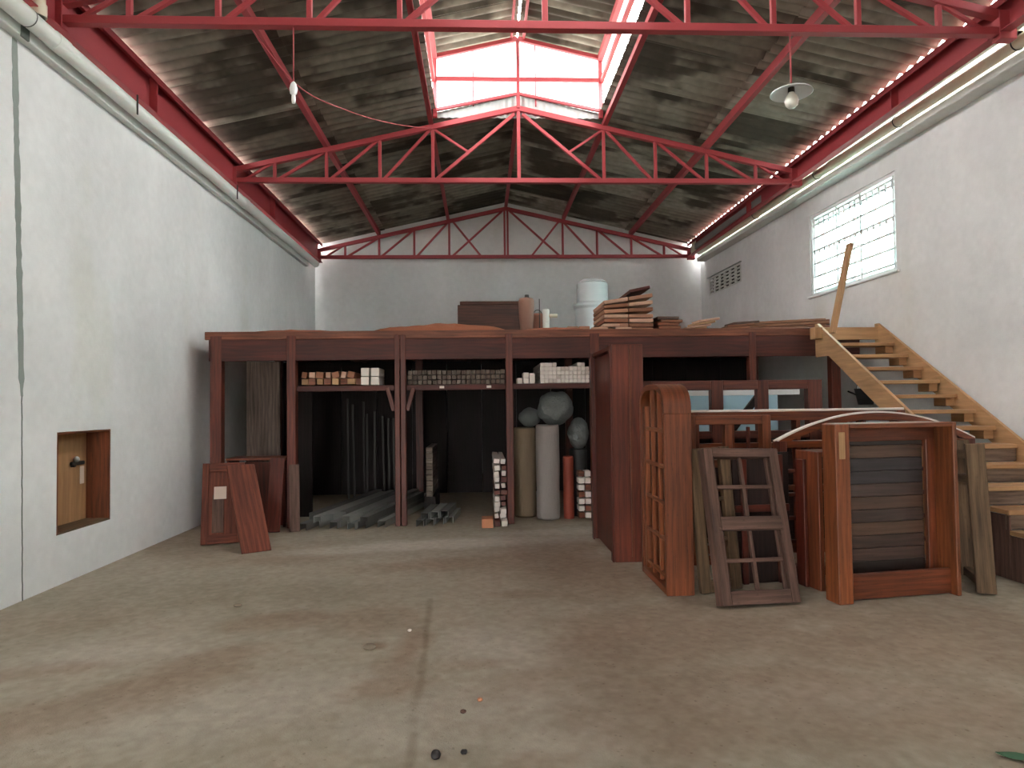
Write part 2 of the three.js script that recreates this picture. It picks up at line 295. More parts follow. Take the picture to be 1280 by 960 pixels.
/* ---------------------------------------------------------------- red steel */
const TX0 = -3.62, TX1 = 4.80;
const chordY = (r) => 5.87 - SL * Math.abs(r);
function truss(depth, label, xBrace) {
  const t = thing('roof_truss', label, 'truss', V(R0, 0, depth), 0, 'red steel roof trusses');
  const p = (r, y) => new THREE.Vector3(r, y, 0), hb = 4.795, e = 4.21;
  bar(t, 'bottom_chord', p(-e, hb), p(e, hb), 0.08, 0.07, M.steel);
  for (const s of [-1, 1]) {
    bar(t, 'top_chord', p(0, chordY(0)), p(s * e, chordY(e)), 0.08, 0.075, M.steel);
    part(t, 'end_plate', box(0.16, 0.26, 0.1, 0.004), M.steel, s * (e - 0.06), 4.85, 0);
    const vs = [1.26, 2.03, 2.8, 3.54];
    let prev = 0;
    vs.forEach((r) => {
      bar(t, 'vertical', p(s * r, hb), p(s * r, chordY(r)), 0.045, 0.045, M.steel);
      if (prev === 0 && xBrace) {
        bar(t, 'diagonal', p(s * 0.08, chordY(0) - 0.05), p(s * (r - 0.05), hb), 0.04, 0.04, M.steel);
        bar(t, 'diagonal', p(s * (r - 0.08), chordY(r)), p(s * 0.55, hb), 0.04, 0.04, M.steel);
      } else if (prev === 0) {
        bar(t, 'diagonal', p(s * 0.06, chordY(0) - 0.08), p(s * (r - 0.06), hb + 0.03), 0.045, 0.045, M.steel);
        const mx = 0.58 * r; bar(t, 'brace', p(s * (r - 0.03), chordY(r) - 0.04), p(s * mx, (chordY(0) - 0.08) * (1 - 0.58) + (hb) * 0.58), 0.035, 0.035, M.steel);
      } else bar(t, 'diagonal', p(s * (prev + 0.04), chordY(prev) - 0.04), p(s * (r - 0.06), hb + 0.02), 0.04, 0.04, M.steel);
      prev = r;
    });
    bar(t, 'diagonal', p(s * 3.58, chordY(3.54) - 0.03), p(s * 3.98, hb), 0.035, 0.035, M.steel);
  }
  if (xBrace) { for (const s of [-1, 1]) bar(t, 'vertical', p(s * 0.035, hb), p(s * 0.035, chordY(0)), 0.035, 0.04, M.steel); }
  else bar(t, 'vertical', p(0, hb), p(0, chordY(0)), 0.05, 0.05, M.steel);
  return t;
}
truss(5.82, 'red steel roof truss that carries the hanging lamps', false);
truss(9.9, 'red steel roof truss under the rear end of the skylight lantern', false);
truss(15.0, 'red steel roof truss with crossed braces against the far gable wall', true);
function channel(name, label, x, yb, yt, face, cat = 'beam') {     // C-section along the room
  const h = yt - yb, t = thing(name, label, cat, V(x, yb, 6.3));
  part(t, 'web', box(0.012, h, 17.4, 0.002), M.steel, 0, h / 2, 0);
  part(t, 'flange', box(0.1, 0.012, 17.4, 0.002), M.steel, face * 0.05, 0.006, 0);
  part(t, 'flange', box(0.1, 0.012, 17.4, 0.002), M.steel, face * 0.05, h - 0.006, 0);
  part(t, 'lip', box(0.012, 0.07, 17.4, 0.002), M.steel, face * 0.1, h - 0.04, 0);
  for (const d of [3.4, 7.4, 11.6]) part(t, 'stiffener', box(0.09, h - 0.03, 0.012, 0.002), M.steel, face * 0.048, h / 2, 6.3 - d);
}
channel('edge_beam', 'long red steel channel beam over the left wall', -3.54, 4.67, roofY(4.15) - 0.03, 1);
channel('edge_beam', 'long red steel channel beam beside the right wall', 4.76, 4.78, roofY(4.18) - 0.03, -1);
for (const [r, d0, d1, lab] of [[-2.8, -2.4, 15.2, 'red roof purlin halfway up the left slope'], [2.8, -2.4, 15.2, 'red roof purlin halfway up the right slope'], [-1.28, -2.4, 15.2, 'red roof purlin along the left edge of the skylight'], [1.28, -2.4, 15.2, 'red roof purlin along the right edge of the skylight'], [0, 9.95, 15.2, 'red ridge purlin behind the skylight']]) {
  const yt = roofY(r) - 0.006, yb = chordY(r) + 0.03;
  const t = thing('purlin', lab, 'purlin', V(R0 + r, yb, (d0 + d1) / 2), 0, 'red roof purlins');
  part(t, 'web', box(0.012, yt - yb, d1 - d0, 0.002), M.steel, 0, (yt - yb) / 2, 0);
  part(t, 'flange', box(0.07, 0.012, d1 - d0, 0.002), M.steel, 0, 0.006, 0);
}
{
  const t = thing('roof_gutter', 'metal gutter trough between the right beam and the ledge', 'gutter', V(4.875, 4.875, 6.3), RW * 0.4);
  part(t, 'trough', box(0.14, 0.006, 17.7, 0.001), M.gutter); for (const q of [-1, 1]) part(t, 'gutter_side', box(0.006, 0.12, 17.7, 0.001), M.gutter, q * 0.07, 0.06, 0);
}
// skylight lantern
{
  const y0 = 5.72, ye = 6.62, ya = 6.9, d0 = 2.4, hw = 1.22;
  const t = thing('roof_lantern', 'raised red steel skylight lantern with pale translucent rear gable', 'skylight', V(R0, 0, LZ));
  const p = (r, y, d) => new THREE.Vector3(r, y, LZ - d);
  for (const s of [-1, 1]) {
    for (const d of [LZ, 5.85, d0]) bar(t, 'post', p(s * hw, y0, d), p(s * hw, ye, d), 0.06, 0.06, M.steel);
    bar(t, 'eave_beam', p(s * hw, ye, d0), p(s * hw, ye, LZ), 0.07, 0.1, M.steel);
    bar(t, 'side_rail', p(s * (hw + 0.02), 6.27, d0), p(s * (hw + 0.02), 6.27, LZ), 0.05, 0.07, M.steel);
    for (let k = 0; k < 4; k++) part(t, 'side_panel', box(0.012, 0.3, 1.82, 0.002), M.translucent, s * (hw + 0.05), 6.44, LZ - (d0 + 0.93 + k * 1.865));
    for (const d of [LZ, 5.85, d0]) bar(t, 'rafter', p(0, ya, d), p(s * hw, ye, d), 0.06, 0.06, M.steel);
    bar(t, 'gable_rafter', p(0, 6.08, LZ), p(s * hw, 5.83, LZ), 0.04, 0.045, M.steel);
    bar(t, 'ridge_purlin', p(s * 0.09, ya + 0.01, d0), p(s * 0.09, ya + 0.01, LZ + 0.1), 0.035, 0.05, M.steel);
  }
  bar(t, 'transom', p(-hw, 6.29, LZ), p(hw, 6.29, LZ), 0.045, 0.06, M.steel);
  bar(t, 'centre_post', p(0, 5.86, LZ), p(0, ya, LZ), 0.05, 0.05, M.steel);
  for (const r of [-0.66, 0.26]) bar(t, 'stud', p(r, 5.9, LZ + 0.03), p(r, ya - 0.2 * Math.abs(r), LZ + 0.03), 0.02, 0.02, M.steel);
  // translucent gable sheets, corrugated, standing on the main roof
  for (let k = 0; k < 6; k++) {
    const w = 2 * hw / 3, n = 32, P = [], I = [];
    for (let i = 0; i <= n; i++) { const x = -hw + (k % 3) * w + w * i / n, z = (k < 3 ? -0.06 : LZ - d0 + 0.06) + 0.012 * Math.cos(i * Math.PI / 2); P.push(x, 5.74, z, x, ye + (ya - ye) * (1 - Math.abs(x) / hw) + 0.02, z); }
    for (let i = 0; i < n; i++) I.push(2 * i, 2 * i + 2, 2 * i + 1, 2 * i + 1, 2 * i + 2, 2 * i + 3);
    const g = new THREE.BufferGeometry(); g.setAttribute('position', new THREE.Float32BufferAttribute(P, 3)); g.setIndex(I); g.computeVertexNormals();
    part(t, 'gable_sheet', g, M.translucent);
  }
  const base = (r) => ya + 0.06 - (ya - ye) / hw * Math.abs(r), ang = Math.atan((ya - ye) / hw);
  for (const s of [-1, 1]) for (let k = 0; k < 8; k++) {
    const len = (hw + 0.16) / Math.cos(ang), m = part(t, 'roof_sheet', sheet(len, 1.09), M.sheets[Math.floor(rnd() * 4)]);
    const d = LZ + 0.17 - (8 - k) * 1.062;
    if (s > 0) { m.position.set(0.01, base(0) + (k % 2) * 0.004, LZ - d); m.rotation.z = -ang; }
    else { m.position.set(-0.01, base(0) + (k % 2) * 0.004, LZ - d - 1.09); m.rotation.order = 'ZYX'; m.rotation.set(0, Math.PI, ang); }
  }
}

/* ---------------------------------------------------------------- pipes */
{
  const cyl = (r, L) => { const g = new THREE.CylinderGeometry(r, r, L, 20); g.rotateX(Math.PI / 2); return g; };
  const ring = (r, L) => { const g = new THREE.CylinderGeometry(r, r, L, 20, 1, true); g.rotateX(Math.PI / 2); return g; };
  const a = thing('drain_pipe', 'white plastic drain pipe running along the left wall ledge', 'pipe', V(-3.49, 4.56, 8.2));
  part(a, 'pipe', cyl(0.07, 12.8), M.pvc);
  for (const d of [4.6, 5.15, 5.75, 10.2]) part(a, 'socket_collar', cyl(0.076, d < 5.5 ? 0.4 : 0.16), M.pvc, 0, 0, 8.2 - d);
  part(a, 'joint_ring', ring(0.0775, 0.012), M.mortarDark, 0, 0, 8.2 - 5.36);
  for (const d of [6.9, 9.7]) { part(a, 'hanger_strap', box(0.012, 0.2, 0.02, 0.002), M.iron, 0.078, 0.0, 8.2 - d); }
  const e1 = thing('downpipe', 'short cream vertical pipe joining the left drain pipe', 'pipe', V(-3.47, 4.62, 5.46));
  part(e1, 'pipe', new THREE.CylinderGeometry(0.05, 0.05, 0.5, 18), M.pvcOld, 0, 0.25, 0);
  part(e1, 'collar', new THREE.CylinderGeometry(0.06, 0.06, 0.1, 18), M.pvcOld, 0, 0.05, 0);
  const b = thing('drain_pipe', 'cream plastic drain pipe hung along the right wall ledge', 'pipe', rwPos.clone().add(new THREE.Vector3(-0.25, 4.80, -0.4)), rwTurn);
  part(b, 'pipe', cyl(0.06, 12.4), M.pvcOld);
  for (const d of [5.55, 9.1, 12.2]) part(b, 'socket_collar', cyl(0.066, 0.3), M.pvcOld, 0, 0, 8.4 - d);
  for (const d of [6.0, 7.75, 9.6, 11.7]) {
    part(b, 'hanger_ring', new THREE.TorusGeometry(0.067, 0.006, 6, 24), M.iron, 0, 0, 8.4 - d);
    part(b, 'hanger_rod', box(0.008, 0.12, 0.008, 0.001), M.iron, 0, 0.125, 8.4 - d);
  }
  const e2 = thing('downpipe', 'cream vertical pipe dropping into the right drain pipe by the lamp truss', 'pipe', V(4.965, 4.86, 5.95));
  part(e2, 'pipe', new THREE.CylinderGeometry(0.05, 0.05, 0.4, 18), M.pvcOld, 0, 0.2, 0);
  part(e2, 'collar', new THREE.CylinderGeometry(0.06, 0.06, 0.1, 18), M.pvcOld, 0, 0.05, 0);
  const e3 = thing('downpipe', 'pale vertical pipe stub at the far right corner under the roof', 'pipe', V(4.73, 4.79, 14.72));
  part(e3, 'pipe', new THREE.CylinderGeometry(0.06, 0.06, 0.36, 18), M.pvcOld, 0, 0.18, 0);
  part(e3, 'collar', new THREE.CylinderGeometry(0.07, 0.07, 0.1, 18), M.pvcOld, 0, 0.05, 0);
}

/* ---------------------------------------------------------------- window and vent in the right wall */
{
  const w = struct('window_1', 'white barred sliding window high in the right wall', rwPos, rwTurn);
  const z0 = rl(8.2), z1 = rl(10.32), y0 = 3.12, y1 = 4.38, W = z0 - z1, H = y1 - y0, zc = (z0 + z1) / 2, yc = (y0 + y1) / 2;
  part(w, 'window_frame', mergeGeometries([[0.16, 0.05, W, 0.1, y0 + 0.025, zc], [0.16, 0.05, W, 0.1, y1 - 0.025, zc], [0.16, H, 0.05, 0.1, yc, z0 - 0.025], [0.16, H, 0.05, 0.1, yc, z1 + 0.025]].map(([a, b, c, x, y, z]) => box(a, b, c).clone().translate(x, y, z))), M.white);
  part(w, 'window_sill', box(0.14, 0.03, W + 0.1, 0.006), M.white, 0.03, y0 - 0.01, zc);
  for (const [k, x] of [[0, 0.1], [1, 0.13]]) {
    const cz = z1 + 0.05 + (k ? 0.75 : 0.25) * (W - 0.1), sw = (W - 0.1) / 2;
    const s = part(w, 'sash', mergeGeometries([[0.025, 0.04, sw, 0, H / 2 - 0.07, 0], [0.025, 0.04, sw, 0, -H / 2 + 0.07, 0], [0.025, H - 0.1, 0.04, 0, 0, sw / 2 - 0.02], [0.025, H - 0.1, 0.04, 0, 0, -sw / 2 + 0.02]].map(([a, b, c, x, y, z]) => box(a, b, c).clone().translate(x, y, z))), M.white, x, yc, cz);
    part(s, 'glass_pane', box(0.004, H - 0.16, sw - 0.06, 0.0005), M.glass);
  }
  const gx = 0.035;
  for (let i = 0; i <= 5; i++) part(w, 'grille_bar', box(0.02, 0.03, W - 0.1, 0.003), M.white, gx, y0 + 0.1 + i * 0.2, zc);
  part(w, 'grille_bar', box(0.02, 0.03, W - 0.1, 0.003), M.white, gx, y1 - 0.09, zc);
  for (const q of [0.04, 0.34, 0.62, 0.96]) part(w, 'grille_bar', box(0.02, H - 0.1, 0.034, 0.003), M.white, gx, yc, z1 + q * W);
  for (let i = 0; i < 15; i++) part(w, 'grille_stud', box(0.02, 0.11, 0.04, 0.003), M.white, gx, y1 - 0.15, z1 + 0.1 + i * (W - 0.2) / 14);
  for (let i = 0; i < 15; i++) part(w, 'grille_stud', box(0.022, 0.045, 0.05, 0.003), M.white, gx, y0 + 0.67, z1 + 0.1 + i * (W - 0.2) / 14);
}
{
  const v = thing('wall_vent', 'white slotted concrete vent block in the far right wall', 'vent', rwPos.clone().add(new THREE.Vector3(0.0, 3.85, 0)), rwTurn);
  const z0 = rl(12.95), z1 = rl(14.7), W = z0 - z1, H = 0.385;
  part(v, 'dark_backing', box(0.02, H, W, 0.002), M.black, 0.1, H / 2, (z0 + z1) / 2);  // added black board keeps daylight out of the slots
  for (let i = 0; i <= 6; i++) part(v, 'upright', box(0.03, H, 0.08, 0.004), M.ledge, 0.017, H / 2, z1 + 0.03 + i * (W - 0.06) / 6);
  for (let i = 0; i <= 5; i++) part(v, 'slat', box(0.03, 0.034, W, 0.004), M.ledge, 0.018, 0.018 + i * (H - 0.036) / 5, (z0 + z1) / 2);
  part(v, 'drip_edge', box(0.05, 0.015, W + 0.06, 0.003), M.mortar, -0.01, H + 0.006, (z0 + z1) / 2);
}
// wooden recess in the left wall
{
  const W = NI.z1 - NI.z0, H = NI.y1 - NI.y0, t = thing('wall_recess', 'wood lined square recess in the white wall with a metal latch', 'recess', V(-3.65, NI.y0, (NI.z0 + NI.z1) / 2));
  part(t, 'back_panel', box(0.02, H, W, 0.002), M.tanB, -0.232, H / 2, 0);
  part(t, 'jamb', box(0.225, H, 0.02, 0.002, 1), M.arch, -0.113, H / 2, -W / 2 + 0.011);
  part(t, 'jamb', box(0.225, H, 0.02, 0.002, 2), M.arch, -0.113, H / 2, W / 2 - 0.011);
  part(t, 'head', box(0.225, 0.02, W - 0.04, 0.002), M.arch, -0.113, H - 0.011, 0);
  part(t, 'sill', box(0.225, 0.02, W - 0.04, 0.002), M.weatherB, -0.113, 0.011, 0);
  const l = part(t, 'latch', box(0.03, 0.035, 0.2, 0.006), M.iron, -0.205, 0.57, -0.23);
  part(l, 'knob', new THREE.SphereGeometry(0.028, 14, 10), M.alu, 0.02, 0.04, 0.05);
  part(l, 'bolt', box(0.04, 0.02, 0.03, 0.004), M.iron, 0.02, -0.02, 0.1);
  part(t, 'paper_tag', box(0.004, 0.17, 0.07, 0.001), M.paper, -0.219, 0.45, -0.33);
}

/* ---------------------------------------------------------------- mezzanine */
const ZM = 8.73, DECK = 2.47;
{
  const t = thing('mezzanine', 'dark red wooden storage mezzanine across the shed', 'mezzanine', V(0, 0, ZM));
  const xs = [-3.31, -2.38, -1.06, -0.985, 0.36, 1.46, 3.52, 4.62];
  const L0 = -3.4, L1 = 4.95;
  part(t, 'deck', box(L1 - L0, 0.03, 6.35, 0.004), M.mezzEdge, (L0 + L1) / 2, DECK - 0.03, -3.15);
  part(t, 'edge_board', box(L1 - L0 + 0.1, 0.1, 0.05, 0.006), M.mezzEdge, (L0 + L1) / 2 + 0.0, DECK - 0.055, 0.045);
  part(t, 'fascia_beam', box(L1 - L0, 0.27, 0.05, 0.006, 1), M.mezz, (L0 + L1) / 2, DECK - 0.24, 0.045);
  xs.forEach((x, i) => {
    const w = [0.14, 0.11, 0.065, 0.065, 0.09, 0.12, 0.09, 0.12][i];
    part(t, 'post', box(w, DECK - 0.06, 0.12, 0.006, i), M.mezzPost, x, (DECK - 0.06) / 2, 0.02);
  });
  for (let i = 0; i < 14; i++) part(t, 'joist', box(0.06, 0.16, 6.2, 0.004, i), M.mezz, -3.2 + i * 0.6, DECK - 0.13, -3.2);
  for (const x of [-3.31, -1.02, 1.46, 4.62]) part(t, 'post', box(0.12, DECK - 0.06, 0.12, 0.006, 3), M.mezzPost, x, (DECK - 0.06) / 2, -2.6);
  // high shelf between the posts, with its front lip and brackets
  for (const [a, b] of [[-2.33, -1.1], [-0.95, 0.31], [0.41, 1.4]]) {
    part(t, 'shelf', box(b - a, 0.03, 1.5, 0.004), M.mezz, (a + b) / 2, 1.76, -0.78);
    part(t, 'shelf_lip', box(b - a, 0.07, 0.03, 0.004), M.mezz, (a + b) / 2, 1.74, 0.0);
  }
  for (const [x, s] of [[-1.13, -1], [-0.92, 1]]) bar(t, 'knee_brace', new THREE.Vector3(x - s * 0.02, 1.45, 0.01), new THREE.Vector3(x + s * 0.06, 1.74, 0.01), 0.05, 0.05, M.mezzPost);
  for (const x of [-0.6, 0.0]) part(t, 'shelf_tag', box(0.06, 0.03, 0.004, 0.001), M.end, x + 0.1, 1.742, 0.018);
  const p = thing('partition', 'dark board partition put in to keep the storage bays dim', 'partition', V(0, 0, 11.9));
  for (let i = 0; i < 14; i++) part(p, 'board', box(0.6, 2.28, 0.03, 0.004, i), M.partition, -3.32 + i * 0.605, 1.14, (i % 2) * 0.004);  // added boards, keep white wall bounce out of the bays
  const q = thing('storage_panel', 'tall grey board standing in the leftmost storage bay', 'panel', V(-2.85, 0, 9.6));
  part(q, 'board', box(0.46, 2.2, 0.03, 0.004), M.greyBoard, -0.17, 1.05, 0); part(q, 'board', box(0.3, 1.9, 0.03, 0.004), M.partition, 0.36, 0.95, 0.04);
}
// landing and stairs
{
  const t = thing('staircase', 'light timber open tread staircase against the right wall', 'staircase', V(4.75, 0, 8.2));
  const N = 13, rise = 0.1646, run = 0.2696, y0 = 2.22, w = 0.76;
  for (let i = 0; i < N; i++) part(t, 'tread', box(w, 0.04, 0.27, 0.005, i), i % 2 ? M.tan : M.tanB, 0, y0 - i * rise - 0.02, i * run - 0.13), part(t, 'cleat', box(0.1, 0.09, 0.2, 0.004, i), M.tanB, w / 2 - 0.05, y0 - i * rise - 0.085, i * run - 0.14);
  const q = rise / run, top = (z) => y0 + 0.06 - q * z;
  const st = (x, zB, cut) => {        // stringer board: top edge runs just above the nosings
    const sh = new THREE.Shape(); sh.moveTo(-0.42, top(-0.36)); sh.lineTo(-0.36, top(-0.36)); sh.lineTo(zB, Math.max(0, top(zB)));
    if (cut) { sh.lineTo(zB, top(zB) - 0.27); } else { sh.lineTo(zB, 0); sh.lineTo((y0 - 0.2) / q, 0); }
    sh.lineTo(-0.1, top(-0.1) - 0.27); sh.lineTo(-0.42, top(-0.1) - 0.27);
    const g = extr(sh, 0.035); g.rotateY(-Math.PI / 2); part(t, 'stringer', g, M.tan, x, 0, 0);
  };
  st(-w / 2, 1.78, true); st(w / 2 + 0.035, (y0 + 0.05) / q - 0.02, false);
  part(t, 'newel_post', box(0.07, top(1.72) - 0.02, 0.07, 0.005), M.tanB, -w / 2 - 0.06, (top(1.72) - 0.02) / 2, 1.72);
  for (let i = 7; i < N; i++) part(t, 'riser', box(w, rise - 0.042, 0.02, 0.003, i), M.riser, 0, y0 - i * rise - 0.04 - (rise - 0.042) / 2, i * run - 0.03);
  for (let i = 8; i < N; i++) part(t, 'side_board', box(0.02, y0 - i * rise - 0.045, 0.265, 0.003, i), M.weather, -w / 2 + 0.012, (y0 - i * rise - 0.045) / 2, i * run - 0.13);
  part(t, 'landing_board', box(w + 0.02, 0.16, 0.03, 0.004), M.tan, 0, 2.37, -0.36);
  part(t, 'landing_block', box(0.1, 0.15, 0.14, 0.006), M.tan, -0.46, 2.37, -0.3);
  const h = thing('timber_post', 'slanting light timber handrail post rising above the stair head', 'post', V(4.29, 2.33, 8.12));
  bar(h, 'plank', new THREE.Vector3(-0.0, 0, 0.02), new THREE.Vector3(0.25, 1.1, 0.02), 0.1, 0.045, M.tan);
}

/* ---------------------------------------------------------------- goods on the mezzanine */
{
  const c = thing('wooden_chest', 'long dark brown wooden chest on the mezzanine deck', 'chest', V(0.16, DECK - 0.012, 12));
  part(c, 'body', box(1.1, 0.78, 0.6, 0.008), wood(0x6e4538, 0.6), 0, 0.39, 0); part(c, 'lid', box(1.06, 0.06, 0.62, 0.01), wood(0x7a4c38, 0.6), 0.02, 0.81, 0);
  part(c, 'base_strip', box(1.12, 0.06, 0.61, 0.004), M.weather, 0, 0.03, 0.01);
  const d = thing('drum', 'rusty brown upright drum beside the dark chest', 'drum', V(0.68, DECK - 0.012, 10));
  part(d, 'body', lathe([[0.0, 0], [0.1, 0], [0.105, 0.02], [0.098, 0.2], [0.108, 0.3], [0.118, 0.5], [0.116, 0.58], [0.1, 0.615], [0.03, 0.63], [0, 0.63]]), std(0x8c6656, { roughness: 0.6, bumpMap: gritSmall, bumpScale: 0.003 }));
  part(d, 'cap', new THREE.CylinderGeometry(0.03, 0.035, 0.04, 14), M.iron, 0.01, 0.65, 0);
  const k = thing('rusty_can', 'small rusty can half hidden behind the upright drum', 'can', V(0.88, DECK - 0.012, 10.4));
  part(k, 'body', lathe([[0, 0], [0.1, 0], [0.1, 0.4], [0.095, 0.41], [0.095, 0.44], [0, 0.44]]), std(0x8a5a48, { roughness: 0.7 })); part(k, 'handle', new THREE.TorusGeometry(0.06, 0.006, 6, 16, Math.PI), M.iron, 0, 0.44, 0);
  const a = thing('pipe_offcut', 'upright white plastic pipe offcut with a side branch on the deck', 'pipe', V(0.98, DECK - 0.012, 10.1));
  part(a, 'pipe', lathe([[0.05, 0], [0.05, 0.46], [0.042, 0.47], [0.042, 0.0]]), M.pvc); const br = new THREE.CylinderGeometry(0.03, 0.03, 0.14, 14); br.rotateZ(Math.PI / 2); part(a, 'branch', br, M.pvcOld, 0.1, 0.37, 0);
  part(a, 'rod', box(0.012, 0.62, 0.012, 0.002), M.iron, -0.1, 0.31, 0.03);
  const w = thing('water_tank', 'white cylindrical water tank with a rim against the far wall', 'tank', V(2.1, DECK - 0.012, 12.6));
  part(w, 'body', lathe([[0, 0], [0.3, 0], [0.32, 0.05], [0.325, 0.8], [0.345, 0.82], [0.36, 0.86], [0.36, 0.9], [0.3, 0.92], [0.29, 0.95], [0.285, 1.28], [0.26, 1.31], [0, 1.31]], 36), M.tank);
  part(w, 'lid', lathe([[0, 1.305], [0.25, 1.305], [0.255, 1.33], [0.2, 1.37], [0.05, 1.39], [0, 1.39]], 36), M.white);
}
// loose boards; all planks lie on the deck or on each other
function plank(label, group, x, y, z, len, w, h, ry, rz, mat, v) { return single('plank', label, 'plank', box(len, h, w, 0.006, v), mat, V(x, y, z), [0, ry, rz], group); }
{
  const mats = [M.pale, M.paleB, M.paleC];
  // tall tilted stack
  const lab = (i, j) => `thick sawn board, ${ORD[i]} layer of the tall fanned stack, ${j ? 'end away from' : 'end nearest'} the drum`;
  for (let i = 0; i < 7; i++) for (let j = 0; j < 2; j++) plank(lab(i, j), 'fanned stack of sawn boards', 1.8 + j * 0.335, DECK + 0.016 + i * 0.06 + (i > 3 ? 0.05 * (i - 3) * (0.165 + j * 0.335) : 0), 9.36, 0.325, 0.86, 0.048, 0, i > 3 ? 0.05 * (i - 3) : 0, mats[(i + j) % 3], i);
  plank('dark topped board lying on the tall fanned stack', 'fanned stack of sawn boards', 2.12, DECK + 0.55, 9.3, 0.28, 0.8, 0.04, 0, 0.2, M.mezz, 3);
  for (let i = 0; i < 3; i++) for (let j = 0; j < 4 - i; j++) plank('short flat board in the low pile behind the chest', 'low pile of boards', 1.24 + j * 0.172 + i * 0.06, DECK + 0.02 + i * 0.066, 10.3, 0.16, 0.7, 0.06, 0, 0, mats[(i + j) % 2], i + j);
  for (let j = 0; j < 3; j++) plank('pale offcut lying between the two board stacks', 'pale offcuts on the deck', 1.55 + j * 0.15, DECK + 0.008 + (j % 2) * 0.045, 8.8, 0.22, 0.13, 0.04, rr(-0.1, 0.1), 0, M.pale, j);
  for (let i = 0; i < 5; i++) plank(`reddish board, ${ORD[i]} layer of the small pile beyond the tall stack`, 'small reddish pile', 2.5 + (i % 2) * 0.05, DECK + 0.009 + i * 0.042, 9.3, 0.3, 0.6, 0.038, rr(-0.1, 0.1), 0, i === 4 ? M.weather : i % 2 ? M.paleC : M.mezzEdge, i);
  for (let i = 0; i < 4; i++) plank('pale pointed offcut in the loose heap on the deck', 'loose heap of pale offcuts', 2.88 + i * 0.06, DECK + 0.025 + i * 0.04, 9.1, 0.3, 0.25, 0.03, 0.1, 0.14, i % 2 ? M.pale : M.offcut, i);
  for (let i = 0; i < 3; i++) plank('small grey topped board near the stair end of the deck', 'small boards near the stairs', 3.4 + i * 0.06, DECK + 0.018 + i * 0.036, 9.0, 0.36, 0.3, 0.028, rr(-0.1, 0.1), 0.07, i === 2 ? M.weather : M.paleC, i);
  for (let i = 0; i < 9; i++) plank('long brown batten in the bundle beside the stair head', 'bundle of long battens', 4.16 + (i % 3) * 0.07, DECK + 0.03 + Math.floor(i / 3) * 0.042, 9.0 + (i % 3) * 0.13, 1.0 + (i % 2) * 0.1, 0.1, 0.036, 0, 0.045, [M.paleC, M.mezzEdge, M.weather][i % 3], i);
  // swept sawdust along the front edge
  const mound = (rx, ry, rz, sd) => { const g = new THREE.SphereGeometry(1, 40, 10, 0, Math.PI * 2, 0, Math.PI / 2), p = g.attributes.position; for (let i = 0; i < p.count; i++) { const x = p.getX(i), y = p.getY(i), z = p.getZ(i), n = 0.55 + 0.9 * fbm(x * 4 + sd, z * 4 + 3, sd, 4); p.setXYZ(i, x * rx, y * ry * n, z * rz); } g.computeVertexNormals(); return g; };
  for (const [x, rx, ry, lab2] of [[-2.45, 0.75, 0.05, 'low streak of sawdust at the left end of the deck'], [-0.55, 0.95, 0.115, 'broad heap of reddish sawdust on the deck edge before the chest'], [0.98, 0.55, 0.06, 'small heap of sawdust on the deck edge before the drum']]) single('sawdust_heap', lab2, 'sawdust', mound(rx, ry, 0.3, Math.round(x * 10) + 40), M.sawdust, V(x, DECK - 0.013, 9.03));
}

